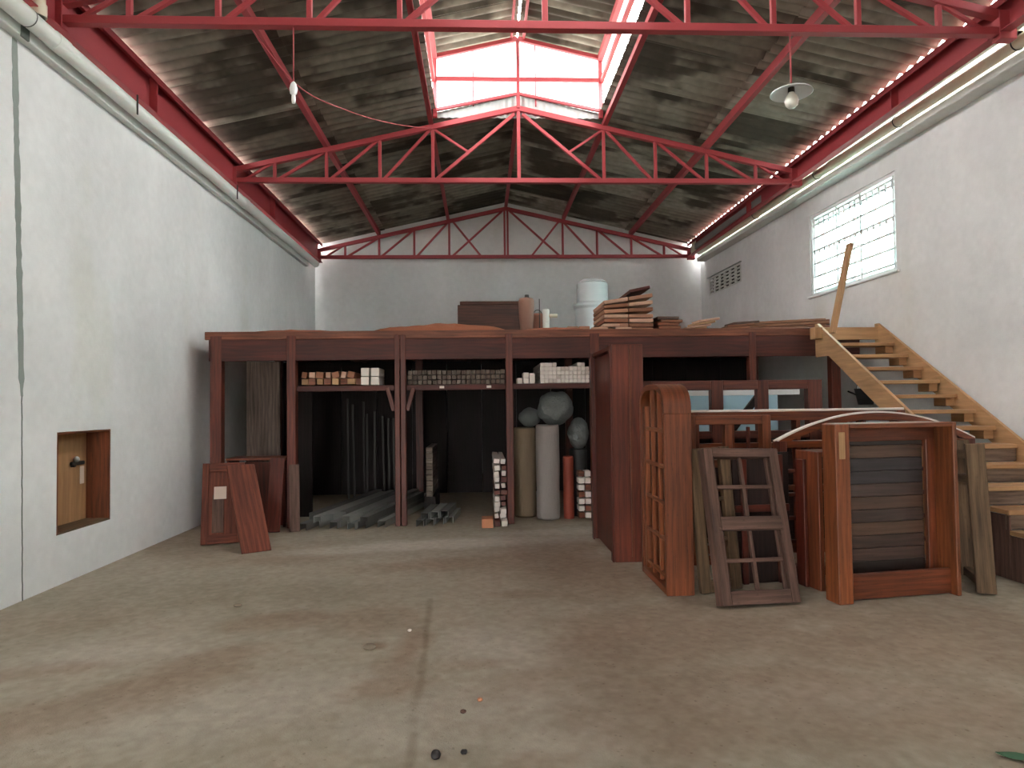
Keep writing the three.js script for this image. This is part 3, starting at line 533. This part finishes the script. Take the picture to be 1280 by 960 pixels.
/* ---------------------------------------------------------------- goods on the shelf and under the deck */
function stick(name, label, cat, group, x, y, z, w, h, len, mat, rz = 0, ry = 0, v = 0) { return single(name, label, cat, box(w, h, len, 0.004, v), mat, V(x, y, z + len / 2), [0, ry, rz], group); }
{
  const S = 1.779;
  // left bay: offcuts
  for (let i = 0; i < 15; i++) { const row = i % 2, k = Math.floor(i / 2), w = rr(0.06, 0.1); stick('timber_offcut', `rough timber offcut in the ${row ? 'tilted upper' : 'lower'} layer on the shelf by white cartons`, 'offcut', 'offcuts on the left shelf', -2.24 + k * 0.098, S + 0.05 + row * 0.085, 8.72 + rr(0, 0.06), w, rr(0.07, 0.085), 0.7, [M.offcut, M.paleC, M.mezzEdge, M.pale][i % 4], rr(-0.4, 0.4) * row, 0, i); }
  for (let i = 0; i < 2; i++) for (let j = 0; j < 2; j++) stick('white_carton', `white carton, ${j ? 'upper' : 'lower'} one of the pair ${i ? 'away from' : 'next to'} the timber offcuts`, 'carton', 'white cartons', -1.475 + i * 0.125, S + 0.055 + j * 0.112, 8.73, 0.1, 0.105, 0.5, M.end, 0, 0, j);
  // middle bay: grey mouldings
  for (let i = 0; i < 60; i++) { const k = i % 20, row = Math.floor(i / 20); stick('grey_moulding', `dusty grey moulding, ${['bottom', 'middle', 'loose top'][row]} layer of the heap on the middle shelf`, 'moulding', 'grey mouldings on the middle shelf', -0.91 + k * 0.0625 + rr(-0.002, 0.002), S + 0.03 + row * 0.063, 8.74 + rr(0, 0.1), 0.055, 0.056, 1.1, i % 3 ? M.grey : M.greyBoard, row === 2 ? rr(-0.1, 0.1) : 0, 0, i); }
  // right bay: white ended mouldings
  for (const [x, y] of [[0.5, 0], [0.58, 0], [0.66, 0], [0.58, 1], [0.66, 0.85]]) stick('white_moulding', 'white block standing alone at the start of the right shelf', 'moulding', 'loose white blocks', x, S + 0.035 + y * 0.072, 8.74, 0.07, 0.068, 0.3, M.end, 0, 0, 1);
  for (let i = 0; i < 12; i++) for (let j = 0; j < (i < 4 ? 5 : i > 8 && i < 11 ? 5 : 4); j++) stick('white_moulding', `white ended moulding, ${ORD[j]} layer of the neat stack behind the tall door`, 'moulding', 'neat stack of white mouldings', 0.79 + i * 0.053, S + 0.026 + j * 0.053, 8.72 + rr(0, 0.03), 0.049, 0.05, 1.2, rnd() > 0.3 ? M.end : M.endB, 0, 0, i + j);
  // vertical stack of ends on the floor beside the post, and the one further right
  for (let i = 0; i < 22; i++) stick('timber_batten', `timber batten, ${ORD[Math.floor(i / 2)]} layer of the tall pile, ${i % 2 ? 'next to the post' : 'above the clay block side'}`, 'batten', 'pile of battens by the middle post', 0.18 + (i % 2) * 0.085 + rr(-0.01, 0.01), 0.04 + Math.floor(i / 2) * 0.076, 8.42 + rr(0, 0.22), rr(0.05, 0.078), rr(0.05, 0.07), 1.3, rnd() > 0.4 ? M.end : M.mezzPost, rr(-0.14, 0.14), 0, i);
  stick('clay_block', 'orange clay block on the floor beside the batten pile', 'block', undefined, 0.06, 0.06, 8.36, 0.14, 0.11, 0.25, M.brick);
  for (let i = 0; i < 14; i++) stick('timber_batten', `timber batten, ${ORD[Math.floor(i / 2)]} layer of the shaded pile behind the tall door, ${i % 2 ? 'door' : 'red pipe'} side`, 'batten', 'pile of battens behind the tall door', 1.3 + (i % 2) * 0.085, 0.05 + Math.floor(i / 2) * 0.09, 8.9, 0.075, 0.07, 0.2, i % 3 ? M.end : M.mezzEdge, rr(-0.08, 0.08), 0, i);
  for (let i = 0; i < 9; i++) stick('timber_batten', `dull batten, ${ORD[i]} layer of the dim pile inside the middle bay`, 'batten', 'dim pile of battens', -0.72, 0.3 + i * 0.075, 9.4, 0.09, 0.07, 1.0, M.grey, rr(-0.05, 0.05), 0, i);
  single('timber_block', 'dark timber block under the dim pile in the middle bay', 'block', box(0.16, 0.26, 0.9, 0.006), M.partition, V(-0.72, 0.13, 9.9));
  // metal profiles on the floor
  for (let i = 0; i < 16; i++) {
    const k = i % 9, row = Math.floor(i / 9);
    single('metal_profile', `grey metal channel in the ${row ? 'upper' : 'lower'} layer of the floor bundle in the left bay`, 'profile', profileGeo(), i % 3 ? M.alu : M.aluDark, V(-2.2 + k * 0.118 + row * 0.06, 0.002 + row * 0.088, 8.48 + ((i * 7) % 5) * 0.09 + (k === 4 || k === 6 ? -0.12 : 0)), [0, -0.2, 0], 'metal channels on the floor');
  }
  for (let i = 0; i < 7; i++) single('metal_profile', `grey metal channel in the ${i > 3 ? 'upper' : 'lower'} layer of the middle bay bundle`, 'profile', profileGeo(0.75), i % 2 ? M.alu : M.aluDark, V(-0.78 + (i % 4) * 0.118 + (i > 3 ? 0.06 : 0), 0.002 + (i > 3 ? 0.088 : 0), 8.58 + ((i * 5) % 4) * 0.07), [0, -0.1, 0], 'metal channels in the middle bay');
  for (let i = 0; i < 9; i++) { const h = rr(1.3, 1.68); single('upright_profile', 'thin grey metal bar leaning upright in the dark left bay', 'bar', box(0.03, h, 0.03, 0.003), M.iron, V(-2.2 + i * 0.11, h / 2 + 0.0, 11.1 + rr(0, 0.5)), [0.03, 0, rr(-0.02, 0.02)], 'upright metal bars'); }
}
function profileGeo(len = 2.4) {           // U section lying along -z
  profileGeo.made ??= {}; if (!profileGeo.made[len]) { const s = wallShape([[-0.05, 0], [-0.045, 0], [-0.045, 0.078], [0.045, 0.078], [0.045, 0], [0.05, 0], [0.05, 0.083], [-0.05, 0.083]], []); const g = extr(s, len); g.translate(0, 0, -len); profileGeo.made[len] = g; }
  return profileGeo.made[len];
}
function lump(rx, ry, rz, sd) {
  const g = new THREE.SphereGeometry(1, 28, 20), p = g.attributes.position;
  for (let i = 0; i < p.count; i++) { const x = p.getX(i), y = p.getY(i), z = p.getZ(i), n = 0.82 + 0.34 * fbm(x * 2 + 5 + sd, y * 2 + z * 1.7 + 9, 7 + sd, 3); p.setXYZ(i, x * rx * n, y * ry * n, z * rz * n); }
  g.computeVertexNormals(); return g;
}
{
  const rollG = (r, h) => lathe([[0, 0], [r * 0.94, 0], [r, 0.03], [r * 0.98, h * 0.3], [r * 1.02, h * 0.6], [r, h - 0.03], [r * 0.92, h], [r * 0.3, h - 0.01], [0, h - 0.02]], 26);
  single('paper_roll', 'tan upright roll standing in the right storage bay', 'roll', rollG(0.15, 1.2), M.sack, V(0.58, 0, 9.25));
  single('paper_roll', 'pale grey upright roll standing beside the tan roll', 'roll', rollG(0.155, 1.24), M.sackGrey, V(0.87, 0, 9.02));
  single('plastic_bundle', 'large grey crumpled bundle on top of the pale grey roll', 'bundle', lump(0.235, 0.23, 0.22, 1), M.foil, V(0.98, 1.46, 9.1));
  single('plastic_bundle', 'small grey crumpled bundle on top of the tan roll', 'bundle', lump(0.15, 0.13, 0.15, 2), M.foil, V(0.66, 1.33, 9.3));
  single('plastic_bundle', 'grey crumpled bundle hanging low beside the rolls', 'bundle', lump(0.15, 0.21, 0.15, 3), M.foil, V(1.32, 1.1, 9.25));
  single('plastic_drum', 'dark drum under the low crumpled bundle', 'drum', lathe([[0, 0], [0.12, 0], [0.125, 0.3], [0.12, 0.88], [0.1, 0.9], [0, 0.9]]), M.black, V(1.31, 0, 9.26));
  single('pipe_offcut', 'short reddish brown pipe standing among the rolls', 'pipe', lathe([[0, 0], [0.07, 0], [0.07, 0.8], [0.06, 0.82], [0, 0.8]]), M.orangePvc, V(1.14, 0, 9.0));
}

/* ---------------------------------------------------------------- panels by the left post */
{
  const a = thing('cabinet_door', 'reddish cabinet door with a paper sticker leaning by the left post', 'door', V(-2.88, 0, 7.72), 0.28);
  const g = new THREE.Group(); 
  const W = 0.44, H = 0.9, ti = -0.27;
  const put = (n, geo, mat, x, y, z) => { const m = part(a, n, geo, mat, x, y * Math.cos(ti) - z * Math.sin(ti), y * Math.sin(ti) + z * Math.cos(ti)); m.rotation.x = ti; m.position.y += 0.01; return m; };
  put('panel', box(W, H, 0.025, 0.004), M.lean, 0, H / 2, 0);
  for (const s of [-1, 1]) put('stile', box(0.07, H, 0.02, 0.004, s + 2), M.lean, s * (W / 2 - 0.035), H / 2, 0.022);
  for (const y of [0.05, H - 0.05]) put('rail', box(W - 0.14, 0.1, 0.02, 0.004), M.lean, 0, y, 0.022);
  put('raised_field', box(0.12, 0.42, 0.012, 0.004), M.weather, -0.05, 0.33, 0.018);
  put('paper_sticker', box(0.13, 0.14, 0.003, 0.0005), M.paper, -0.03, 0.56, 0.03);
  const b = thing('door_leaf', 'plain brown board leaning aslant against the stickered cabinet door', 'board', V(-2.42, 0, 7.28), 0.12);
  const L = bar(b, 'board', new THREE.Vector3(0.06, 0.0, 0.02), new THREE.Vector3(-0.24, 0.86, -0.62), 0.3, 0.028, M.lean); 
  const c = thing('board', 'narrow dark red board leaning on the second mezzanine post', 'board', V(-2.52, 0, 8.35));
  bar(c, 'plank', new THREE.Vector3(0, 0.012, 0), new THREE.Vector3(-0.02, 0.88, -0.28), 0.17, 0.025, M.doorDark);
  const d = thing('board', 'greyish board leaning beside the narrow dark red board', 'board', V(-2.3, 0, 8.36));
  bar(d, 'plank', new THREE.Vector3(0.04, 0.012, 0), new THREE.Vector3(-0.02, 0.8, -0.2), 0.12, 0.025, M.weather);
  const e = thing('low_bench', 'low wooden bench with a pale top edge inside the leftmost bay', 'bench', V(-2.85, 0, 8.95));
  part(e, 'top', box(0.75, 0.03, 0.4, 0.004), M.mezzEdge, 0, 0.86, 0); for (const s of [-1, 1]) part(e, 'side', box(0.03, 0.845, 0.38, 0.004), M.doorDark, s * 0.35, 0.4225, 0); part(e, 'front', box(0.68, 0.8, 0.02, 0.004), M.doorDark, 0, 0.42, 0.15);
}

/* ---------------------------------------------------------------- joinery on the right */
// rectangular frame with mullions, standing in the local xy plane with its foot at y 0
function frame(t, W, H, st, dp, cols, rows, mu, mat, o = {}) {
  const bt = o.bottom ?? st, tp = o.top ?? st;
  for (const s of [-1, 1]) part(t, 'stile', box(st, H, dp, 0.005, s + 2), mat, s * (W / 2 - st / 2), H / 2, 0);
  part(t, 'top_rail', box(W - 2 * st, tp, dp, 0.005), mat, 0, H - tp / 2, 0); part(t, 'bottom_rail', box(W - 2 * st, bt, dp, 0.005), mat, 0, bt / 2, 0);
  const x0 = -W / 2 + st, x1 = W / 2 - st, y0 = bt, y1 = H - tp;
  for (let i = 1; i < cols; i++) part(t, 'mullion', box(mu, y1 - y0, dp * 0.8, 0.003, i), mat, x0 + (x1 - x0) * i / cols, (y0 + y1) / 2, 0);
  for (const q of rows) part(t, 'glazing_bar', box(x1 - x0, mu, dp * 0.75, 0.003), mat, 0, y0 + (y1 - y0) * q, 0.002);
}
{ // tall door with its frame, standing edge on
  const t = thing('door_frame', 'tall reddish door in a deep frame standing edge on before the mezzanine', 'door', V(1.4, 0, 6.44));
  const W = 1.2, H = 2.07, D = 0.3;
  part(t, 'jamb', box(D, H, 0.045, 0.005, 1), M.door, 0, H / 2, -0.022); part(t, 'jamb', box(D, H, 0.045, 0.005, 2), M.door, 0, H / 2, -W);
  part(t, 'head', box(D, 0.045, W - 0.07, 0.005), M.doorDark, 0, H - 0.023, -W / 2 - 0.01);
  part(t, 'architrave', box(0.02, H, 0.09, 0.004), M.doorDark, -D / 2 - 0.01, H / 2, -0.05);
  part(t, 'architrave', box(0.02, H, 0.09, 0.004), M.doorDark, -D / 2 - 0.01, H / 2, -W + 0.03);
  part(t, 'door_leaf', box(0.04, H - 0.08, W - 0.1, 0.004, 3), M.doorDark, -0.1, (H - 0.08) / 2 + 0.02, -W / 2 - 0.01);
  part(t, 'door_leaf', box(0.04, H - 0.08, W - 0.1, 0.004, 4), M.doorDark, 0.06, (H - 0.08) / 2 + 0.02, -W / 2 - 0.01);
  part(t, 'stop_strip', box(0.015, H - 0.1, 0.02, 0.003), M.arch, 0.02, H / 2, 0.008);
}
{ // arched window standing edge on
  const t = thing('arched_window', 'brown round topped lattice window standing edge on beside the tall door', 'window frame', V(1.535, 0, 5.28));
  const D = 0.22, W = 0.82, hs = 1.42, rise = 0.24;
  const topAt = (q) => hs + rise * Math.sqrt(Math.max(0, 1 - ((q - W / 2) / (W / 2)) ** 2));
  part(t, 'jamb', box(D, hs, 0.05, 0.005, 1), M.arch, 0, hs / 2, -0.025); part(t, 'jamb', box(D, hs, 0.05, 0.005, 2), M.arch, 0, hs / 2, -W + 0.025);
  const sh = new THREE.Shape(), n = 28, se = (c) => Math.sign(c) * Math.abs(c) ** 0.72;
  for (let i = 0; i <= n; i++) { const a = Math.PI * i / n, x = W / 2 - se(Math.cos(a)) * W / 2, y = hs + se(Math.sin(a)) * rise; i ? sh.lineTo(x, y) : sh.moveTo(x, y); }
  for (let i = n; i >= 0; i--) { const a = Math.PI * i / n; sh.lineTo(W / 2 - se(Math.cos(a)) * (W / 2 - 0.05), hs + se(Math.sin(a)) * (rise - 0.045)); }
  const g = extr(sh, D); g.rotateY(Math.PI / 2); part(t, 'arch_head', g, M.arch, -D / 2, 0, 0);
  part(t, 'sill', box(D, 0.06, W - 0.1, 0.005), M.arch, 0, 0.03, -W / 2);
  part(t, 'sash_stile', box(0.04, hs + 0.05, 0.07, 0.004), M.cased, -0.07, hs / 2 + 0.03, -0.09);
  part(t, 'sash_stile', box(0.04, hs + 0.05, 0.07, 0.004), M.cased, -0.07, hs / 2 + 0.03, -W + 0.09);
  for (const q of [0.35, 0.62]) part(t, 'glazing_bar', box(0.03, topAt(q * W) - 0.1, 0.03, 0.003), M.cased, -0.07, (topAt(q * W) - 0.1) / 2 + 0.06, -q * W);
  for (let i = 0; i < 5; i++) part(t, 'glazing_bar', box(0.03, 0.03, W - 0.12, 0.003), M.cased, -0.07, 0.12 + i * 0.29, -W / 2);
}
{ // weathered double sash, leaning
  const t = thing('sash_window', 'weathered brown sash window with eight small lights leaning in front', 'window frame', V(2.03, 0.0, 4.98), 0.18);
  const in1 = new THREE.Group(); in1.name = 'leaning_frame'; in1.rotation.set(-0.27, 0, -0.03); in1.rotation.order = 'YXZ'; in1.position.set(0.0, 0.012, 0); t.add(in1);
  const W = 0.64, H = 1.16, dp = 0.1, m = M.weather;
  const P = (n, w, h, d, x, y, z) => part(in1, n, box(w, h, d, 0.004, x * 7), m, x, y, z);
  for (const s of [-1, 1]) P('stile', 0.075, H, dp, s * (W / 2 - 0.0375), H / 2, 0);
  P('top_rail', W - 0.15, 0.07, dp, 0, H - 0.035, 0); P('bottom_rail', W - 0.15, 0.1, dp, 0, 0.05, 0); P('meeting_rail', W - 0.13, 0.1, dp, 0, 0.585, 0.012); P('drip_bar', W - 0.1, 0.025, 0.05, 0, 0.545, 0.03);
  for (const [y0, y1] of [[0.1, 0.53], [0.635, 1.09]]) { P('glazing_bar', 0.03, y1 - y0, 0.03, 0, (y0 + y1) / 2, 0.005); P('glazing_bar', W - 0.15, 0.03, 0.028, 0, (y0 + y1) / 2, 0.006); for (const s of [-1, 1]) P('sash_stile', 0.025, y1 - y0, 0.03, s * (W / 2 - 0.088), (y0 + y1) / 2, 0.004); }
  const b = thing('window_sash', 'olive brown old sash leaning between arched window and weathered sash', 'window frame', V(1.88, 0, 5.36), 0.2);
  const in2 = new THREE.Group(); in2.name = 'leaning_frame'; in2.rotation.set(-0.06, 0, 0.05); in2.position.y = 0.012; b.add(in2);
  frame(in2, 0.36, 1.13, 0.09, 0.05, 2, [0.33, 0.66], 0.03, M.weatherB);
}
{
  const t = thing('added_dark_board', 'dark brown panelled board added behind the weathered sash window to darken its openings', 'panel', V(2.32, 0, 5.62), 0.1);
  part(t, 'board', box(0.5, 1.08, 0.03, 0.004, 2), M.dark, 0, 0.54, 0); for (const x of [-0.16, 0.16]) part(t, 'batten', box(0.05, 1.06, 0.03, 0.004, 3), M.doorDark, x, 0.53, 0.032); part(t, 'rail', box(0.48, 0.06, 0.025, 0.004), M.doorDark, 0, 0.62, 0.03);  // added board, darkens what shows through the sash lights
}
{ // deep casing with slatted back
  const t = thing('window_casing', 'large orange brown box casing with a dark slatted panel', 'casing', V(2.614, 0, 4.934), 0.151);
  const W = 1.055, H = 1.33;
  part(t, 'stile', box(0.12, H, 0.16, 0.006, 1), M.cased, 0.06, H / 2, -0.08);
  part(t, 'side_board', box(0.035, H, 0.3, 0.005, 2), M.cased, W - 0.018, H / 2, -0.15);
  part(t, 'top_board', box(W - 0.12 - 0.036, 0.035, 0.3, 0.005), M.cased, 0.12 + (W - 0.156) / 2, H - 0.018, -0.15);
  part(t, 'bottom_rail', box(W - 0.156, 0.19, 0.04, 0.005), M.casedIn, 0.12 + (W - 0.156) / 2, 0.105, -0.08);
  part(t, 'back_rail', box(W - 0.156, 0.11, 0.04, 0.005), M.casedIn, 0.12 + (W - 0.156) / 2, H - 0.09, -0.2);
  part(t, 'back_stile', box(0.08, H - 0.2, 0.04, 0.005), M.casedIn, W - 0.076, H / 2, -0.2);
  for (let i = 0; i < 11; i++) part(t, 'slat', box(0.82, 0.098, 0.02, 0.003, i), M.slats[[3, 0, 0, 1, 0, 1, 0, 2, 2, 1, 3][i]], 0.53, 0.2 + i * 0.1, -0.235);
  part(t, 'splinter_patch', box(0.05, 0.2, 0.006, 0.002), M.tan, 0.05, H - 0.16, 0.004);
  const s = thing('window_casing', 'plain red brown box casing with a stepped top behind the slatted casing', 'casing', V(2.66, 0, 5.3), 0.151);
  part(s, 'side_board', box(0.04, 1.1, 0.3, 0.005, 1), M.casedIn, 0.02, 0.55, -0.15); part(s, 'side_board', box(0.04, 1.1, 0.3, 0.005, 2), M.casedIn, 0.9, 0.55, -0.15);
  part(s, 'top_board', box(0.84, 0.04, 0.3, 0.005), M.casedIn, 0.46, 1.08, -0.15); part(s, 'bottom_board', box(0.84, 0.04, 0.3, 0.005), M.casedIn, 0.46, 0.02, -0.15);
  part(s, 'mullion', box(0.04, 1.02, 0.2, 0.005), M.casedIn, 0.46, 0.55, -0.15);
  part(s, 'stepped_board', box(0.03, 1.03, 0.12, 0.005), M.doorDark, -0.02, 0.515, -0.2);
}
{ // arched transom window behind the casing
  const t = thing('arched_transom', 'wide window with a shallow curved head and radiating bars', 'window frame', V(3.45, 0, 5.86));
  const hw = 0.88, hs = 1.16, rise = 0.235, D = 0.13, n = 30;
  const arc = (inset) => { const pts = []; for (let i = 0; i <= n; i++) { const x = -hw + inset + (2 * hw - 2 * inset) * i / n, q = x / hw; pts.push([x, hs + rise * (1 - q * q) - inset]); } return pts; };
  for (const [k, y, z] of [[0, 0, 0.035], [1, -0.012, -0.035]]) {
    const outer = arc(0), inner = arc(0.055).reverse(), g = extr(wallShape([...outer, ...inner], []), 0.055); part(t, 'curved_head', g, M.transom, 0, y, z - 0.0275);
    const oe = arc(0).map(([a, b]) => [a, b + 0.014]), ge = extr(wallShape([...oe, ...arc(0).reverse()], []), 0.045); part(t, 'painted_sheen', ge, M.end, 0, y, z - 0.0225);  // pale strip paints the skylight sheen on the curved head
  }
  for (const s of [-1, 1]) part(t, 'stile', box(0.07, hs, D, 0.005, s + 2), M.transomB, s * (hw - 0.035), hs / 2, 0);
  part(t, 'transom_bar', box(2 * hw - 0.14, 0.06, D, 0.005), M.transom, 0, hs - 0.03, 0); part(t, 'bottom_rail', box(2 * hw - 0.14, 0.08, D, 0.005), M.transomB, 0, 0.04, 0);
  for (const x of [-0.42, -0.1, 0.3]) bar(t, 'fan_bar', new THREE.Vector3(x * 0.5, hs, 0), new THREE.Vector3(x * 1.15, hs + rise * (1 - (x * 1.15 / hw) ** 2) - 0.06, 0), 0.05, 0.035, M.transom);
  for (let i = 1; i < 6; i++) part(t, 'glazing_bar', box(0.035, hs - 0.14, 0.06, 0.003, i), M.transomB, -hw + 0.07 + (2 * hw - 0.14) * i / 6, 0.08 + (hs - 0.14) / 2, 0);
  for (let i = 1; i < 5; i++) part(t, 'glazing_bar', box(2 * hw - 0.14, 0.03, 0.055, 0.003, i), M.transomB, 0, 0.08 + (hs - 0.14) * i / 5, 0.002);
  // wide frame with three lights under the deck
  const T = thing('window_frame', 'tall red brown frame with three open lights below the mezzanine', 'window frame', V(2.72, 0, 7.3));
  for (const [x, w] of [[-0.94, 0.12], [-0.17, 0.13], [0.335, 0.12], [0.91, 0.16]]) part(T, 'stile', box(w, 1.74, 0.1, 0.005, x), M.transomB, x, 0.87, 0);
  for (const [a, b] of [[-0.88, -0.235], [-0.105, 0.275], [0.395, 0.83]]) for (const [y, h] of [[1.69, 0.1], [1.15, 0.08], [0.05, 0.1]]) part(T, 'rail', box(b - a, h, 0.1, 0.005, y), M.transomB, (a + b) / 2, y, 0);
  for (const [a, b] of [[-0.88, -0.235], [-0.105, 0.275], [0.395, 0.83]]) part(T, 'added_dark_panel', box(b - a, 1.01, 0.02, 0.003, a), M.dark, (a + b) / 2, 0.605, -0.02);  // dark infill added so the lower openings look shaded
  // long low frame with its top sheen painted as a pale strip
  const Q = thing('window_frame', 'long low brown frame reaching behind the stairs', 'window frame', V(3.17, 0, 6.75));
  frame(Q, 2.2, 1.405, 0.09, 0.14, 6, [0.45, 0.8], 0.045, M.transom);
  part(Q, 'painted_sheen', box(2.2, 0.022, 0.1, 0.004), M.end, 0, 1.416, 0);  // white strip stands in for light glancing off the top
  part(Q, 'added_dark_panel', box(2.02, 0.9, 0.02, 0.003), M.dark, 0, 0.54, -0.05);  // added dark sheet, makes the lower lights read as shade
  // frame with two lights in front of it
  const U = thing('window_frame', 'brown frame with two open lights above the weathered sash', 'window frame', V(2.3, 0, 6.3));
  frame(U, 0.8, 1.38, 0.085, 0.1, 2, [0.7], 0.07, M.arch);
  part(U, 'glazing_bar', box(0.02, 0.3, 0.05, 0.003), M.transomB, 0.2, 1.12, 0); 
  // pale blue board behind
  const B2 = thing('blue_board', 'pale blue board with a white top strip behind the three light frame', 'board', V(2.75, 0, 7.62));
  part(B2, 'panel', box(1.36, 1.58, 0.03, 0.004), M.blue, -0.06, 0.79, 0); part(B2, 'top_strip', box(1.7, 0.06, 0.04, 0.004), M.white, 0.02, 1.61, 0.01);
  const br = thing('timber_brace', 'dark slanting timber across the pale blue board', 'timber', V(2.6, 0, 7.5));
  bar(br, 'plank', new THREE.Vector3(-0.75, 0.02, 0), new THREE.Vector3(0.55, 1.63, 0), 0.05, 0.07, M.partition);
}
{ // weathered frame at the stair foot
  const t = thing('window_frame', 'tan weathered frame leaning edge on beside the slatted casing', 'window frame', V(3.83, 0, 5.06), 1.1);
  const in1 = new THREE.Group(); in1.name = 'leaning_frame'; in1.rotation.set(-0.03, 0, -0.07); in1.position.y = 0.02; t.add(in1);
  const H = 1.14, W = 0.64, dp = 0.13;
  part(in1, 'stile', box(0.06, H, dp, 0.005, 1), M.weatherB, 0.03, H / 2, 0); part(in1, 'stile', box(0.06, H, dp, 0.005, 2), M.weatherB, W, H / 2 + 0.04, 0);
  for (const y of [0.08, 0.86, 1.06]) part(in1, 'rail', box(W - 0.09, 0.07, dp * 0.8, 0.005, y), M.weatherB, W / 2 + 0.015, y, 0);
  const dk = thing('dimming_panels', 'dark panels added to darken the space under the lower stairs', 'panel', V(4.72, 0, 6.75));
  for (let i = 0; i < 3; i++) part(dk, 'panel', box(0.62, 0.92 - i * 0.05, 0.03, 0.004, i), M.dark, i * 0.02, 0.46 - i * 0.025, i * 0.045);  // added panels, stand in for the dark below the stairs
  const b = thing('bucket', 'dark metal bucket hanging on the right wall under the stair head', 'bucket', V(4.97, 1.45, 8.6));
  part(b, 'body', lathe([[0, 0], [0.09, 0], [0.13, 0.2], [0.135, 0.21], [0.125, 0.21], [0.085, 0.015], [0, 0.01]], 22), M.black); part(b, 'handle', new THREE.TorusGeometry(0.12, 0.006, 6, 20, Math.PI), M.iron, 0, 0.2, 0); part(b, 'spout', box(0.14, 0.02, 0.02, 0.004), M.black, -0.17, 0.15, 0, 0, 0, -0.4);
}

/* ---------------------------------------------------------------- lamps and cable */
{
  const t = thing('pendant_lamp', 'white dish shade lamp with a round bulb hanging from the truss', 'lamp', V(2.77, 4.09, 5.82));
  part(t, 'bulb', lathe([[0, 0], [0.03, 0.006], [0.052, 0.03], [0.06, 0.065], [0.05, 0.105], [0.03, 0.13], [0.025, 0.16], [0, 0.16]], 22), std(0xf2f0e4, { roughness: 0.15 }));
  part(t, 'shade', lathe([[0.03, 0.2], [0.06, 0.19], [0.12, 0.172], [0.175, 0.145], [0.18, 0.135], [0.176, 0.135], [0.12, 0.165], [0.03, 0.185]], 40), new THREE.MeshStandardMaterial({ color: 0xdfe3e4, roughness: 0.45, side: THREE.DoubleSide }));
  part(t, 'socket', new THREE.CylinderGeometry(0.026, 0.03, 0.08, 16), M.iron, 0, 0.18, 0);
  part(t, 'cord', new THREE.CylinderGeometry(0.008, 0.008, 0.48, 8), M.steel, 0, 0.45, 0);
  const b = thing('bare_lamp', 'bare white lamp holder hanging on a red cord from the truss', 'lamp', V(-1.575, 4.1, 5.82));
  part(b, 'bulb', lathe([[0, 0], [0.014, 0.004], [0.018, 0.03], [0.016, 0.08], [0, 0.08]], 14), M.white); part(b, 'holder', lathe([[0.012, 0.07], [0.03, 0.09], [0.034, 0.13], [0.024, 0.17], [0.01, 0.19], [0, 0.19]], 16), M.white);
  part(b, 'cord', new THREE.CylinderGeometry(0.006, 0.006, 0.5, 8), M.steel, 0, 0.43, 0);
  single('electric_cable', 'thin red cable sagging from the bare lamp to the skylight truss', 'cable', tube([V(-1.78, 4.5, 5.4), V(-1.575, 4.29, 5.82), V(-1.32, 4.55, 7.0), V(-1.0, 5.0, 8.4), V(-0.67, 5.55, 9.85)], 0.006, 60, 6), M.steel, V(0, 0, 0));
}

/* ---------------------------------------------------------------- bits on the floor */
{
  const bit = (label, px, py, r, mat, sd, sx = 1) => { const [x, z] = floorAt(px, py); single('floor_debris', label, 'debris', lump(r * sx, r * 0.6, r, sd), mat, V(x, r * 0.45, z)); };
  bit('dark oblong chip of debris on the bare concrete', 545, 947, 0.028, M.black, 4, 0.75); bit('small dark crumb beside the oblong chip', 580, 942, 0.016, M.black, 5);
  bit('small brown crumb behind the oblong chip on the concrete', 579, 891, 0.015, M.weather, 6); bit('tiny reddish crumb of debris beside a brown crumb', 600, 876, 0.014, M.brick, 7);
  bit('flat grey stone chip in the worn patch of floor', 462, 811, 0.03, M.stone, 8, 1.4); bit('little pale chip near the floor joint', 512, 789, 0.014, M.end, 9); bit('thin dark chip far across the left floor', 297, 758, 0.02, M.stone, 10, 1.6);
  const [x, z] = floorAt(1272, 949), s = new THREE.Shape(); s.moveTo(0, -0.07); s.bezierCurveTo(0.045, -0.03, 0.04, 0.03, 0, 0.08); s.bezierCurveTo(-0.04, 0.03, -0.045, -0.03, 0, -0.07);
  const g = new THREE.ExtrudeGeometry(s, { depth: 0.002, bevelEnabled: false, curveSegments: 16 }), p = g.attributes.position;
  for (let i = 0; i < p.count; i++) p.setZ(i, p.getZ(i) + 8 * p.getX(i) * p.getX(i) + 2 * p.getY(i) * p.getY(i));
  g.computeVertexNormals(); single('green_leaf', 'single dark green leaf lying on the concrete floor', 'leaf', g, M.leaf, V(x, 0.004, z), [-Math.PI / 2, 0, 1.2]);
}
scene.traverse((o) => { if (o.isMesh) o.castShadow = o.receiveShadow = true; });
renderer.render(scene, camera);
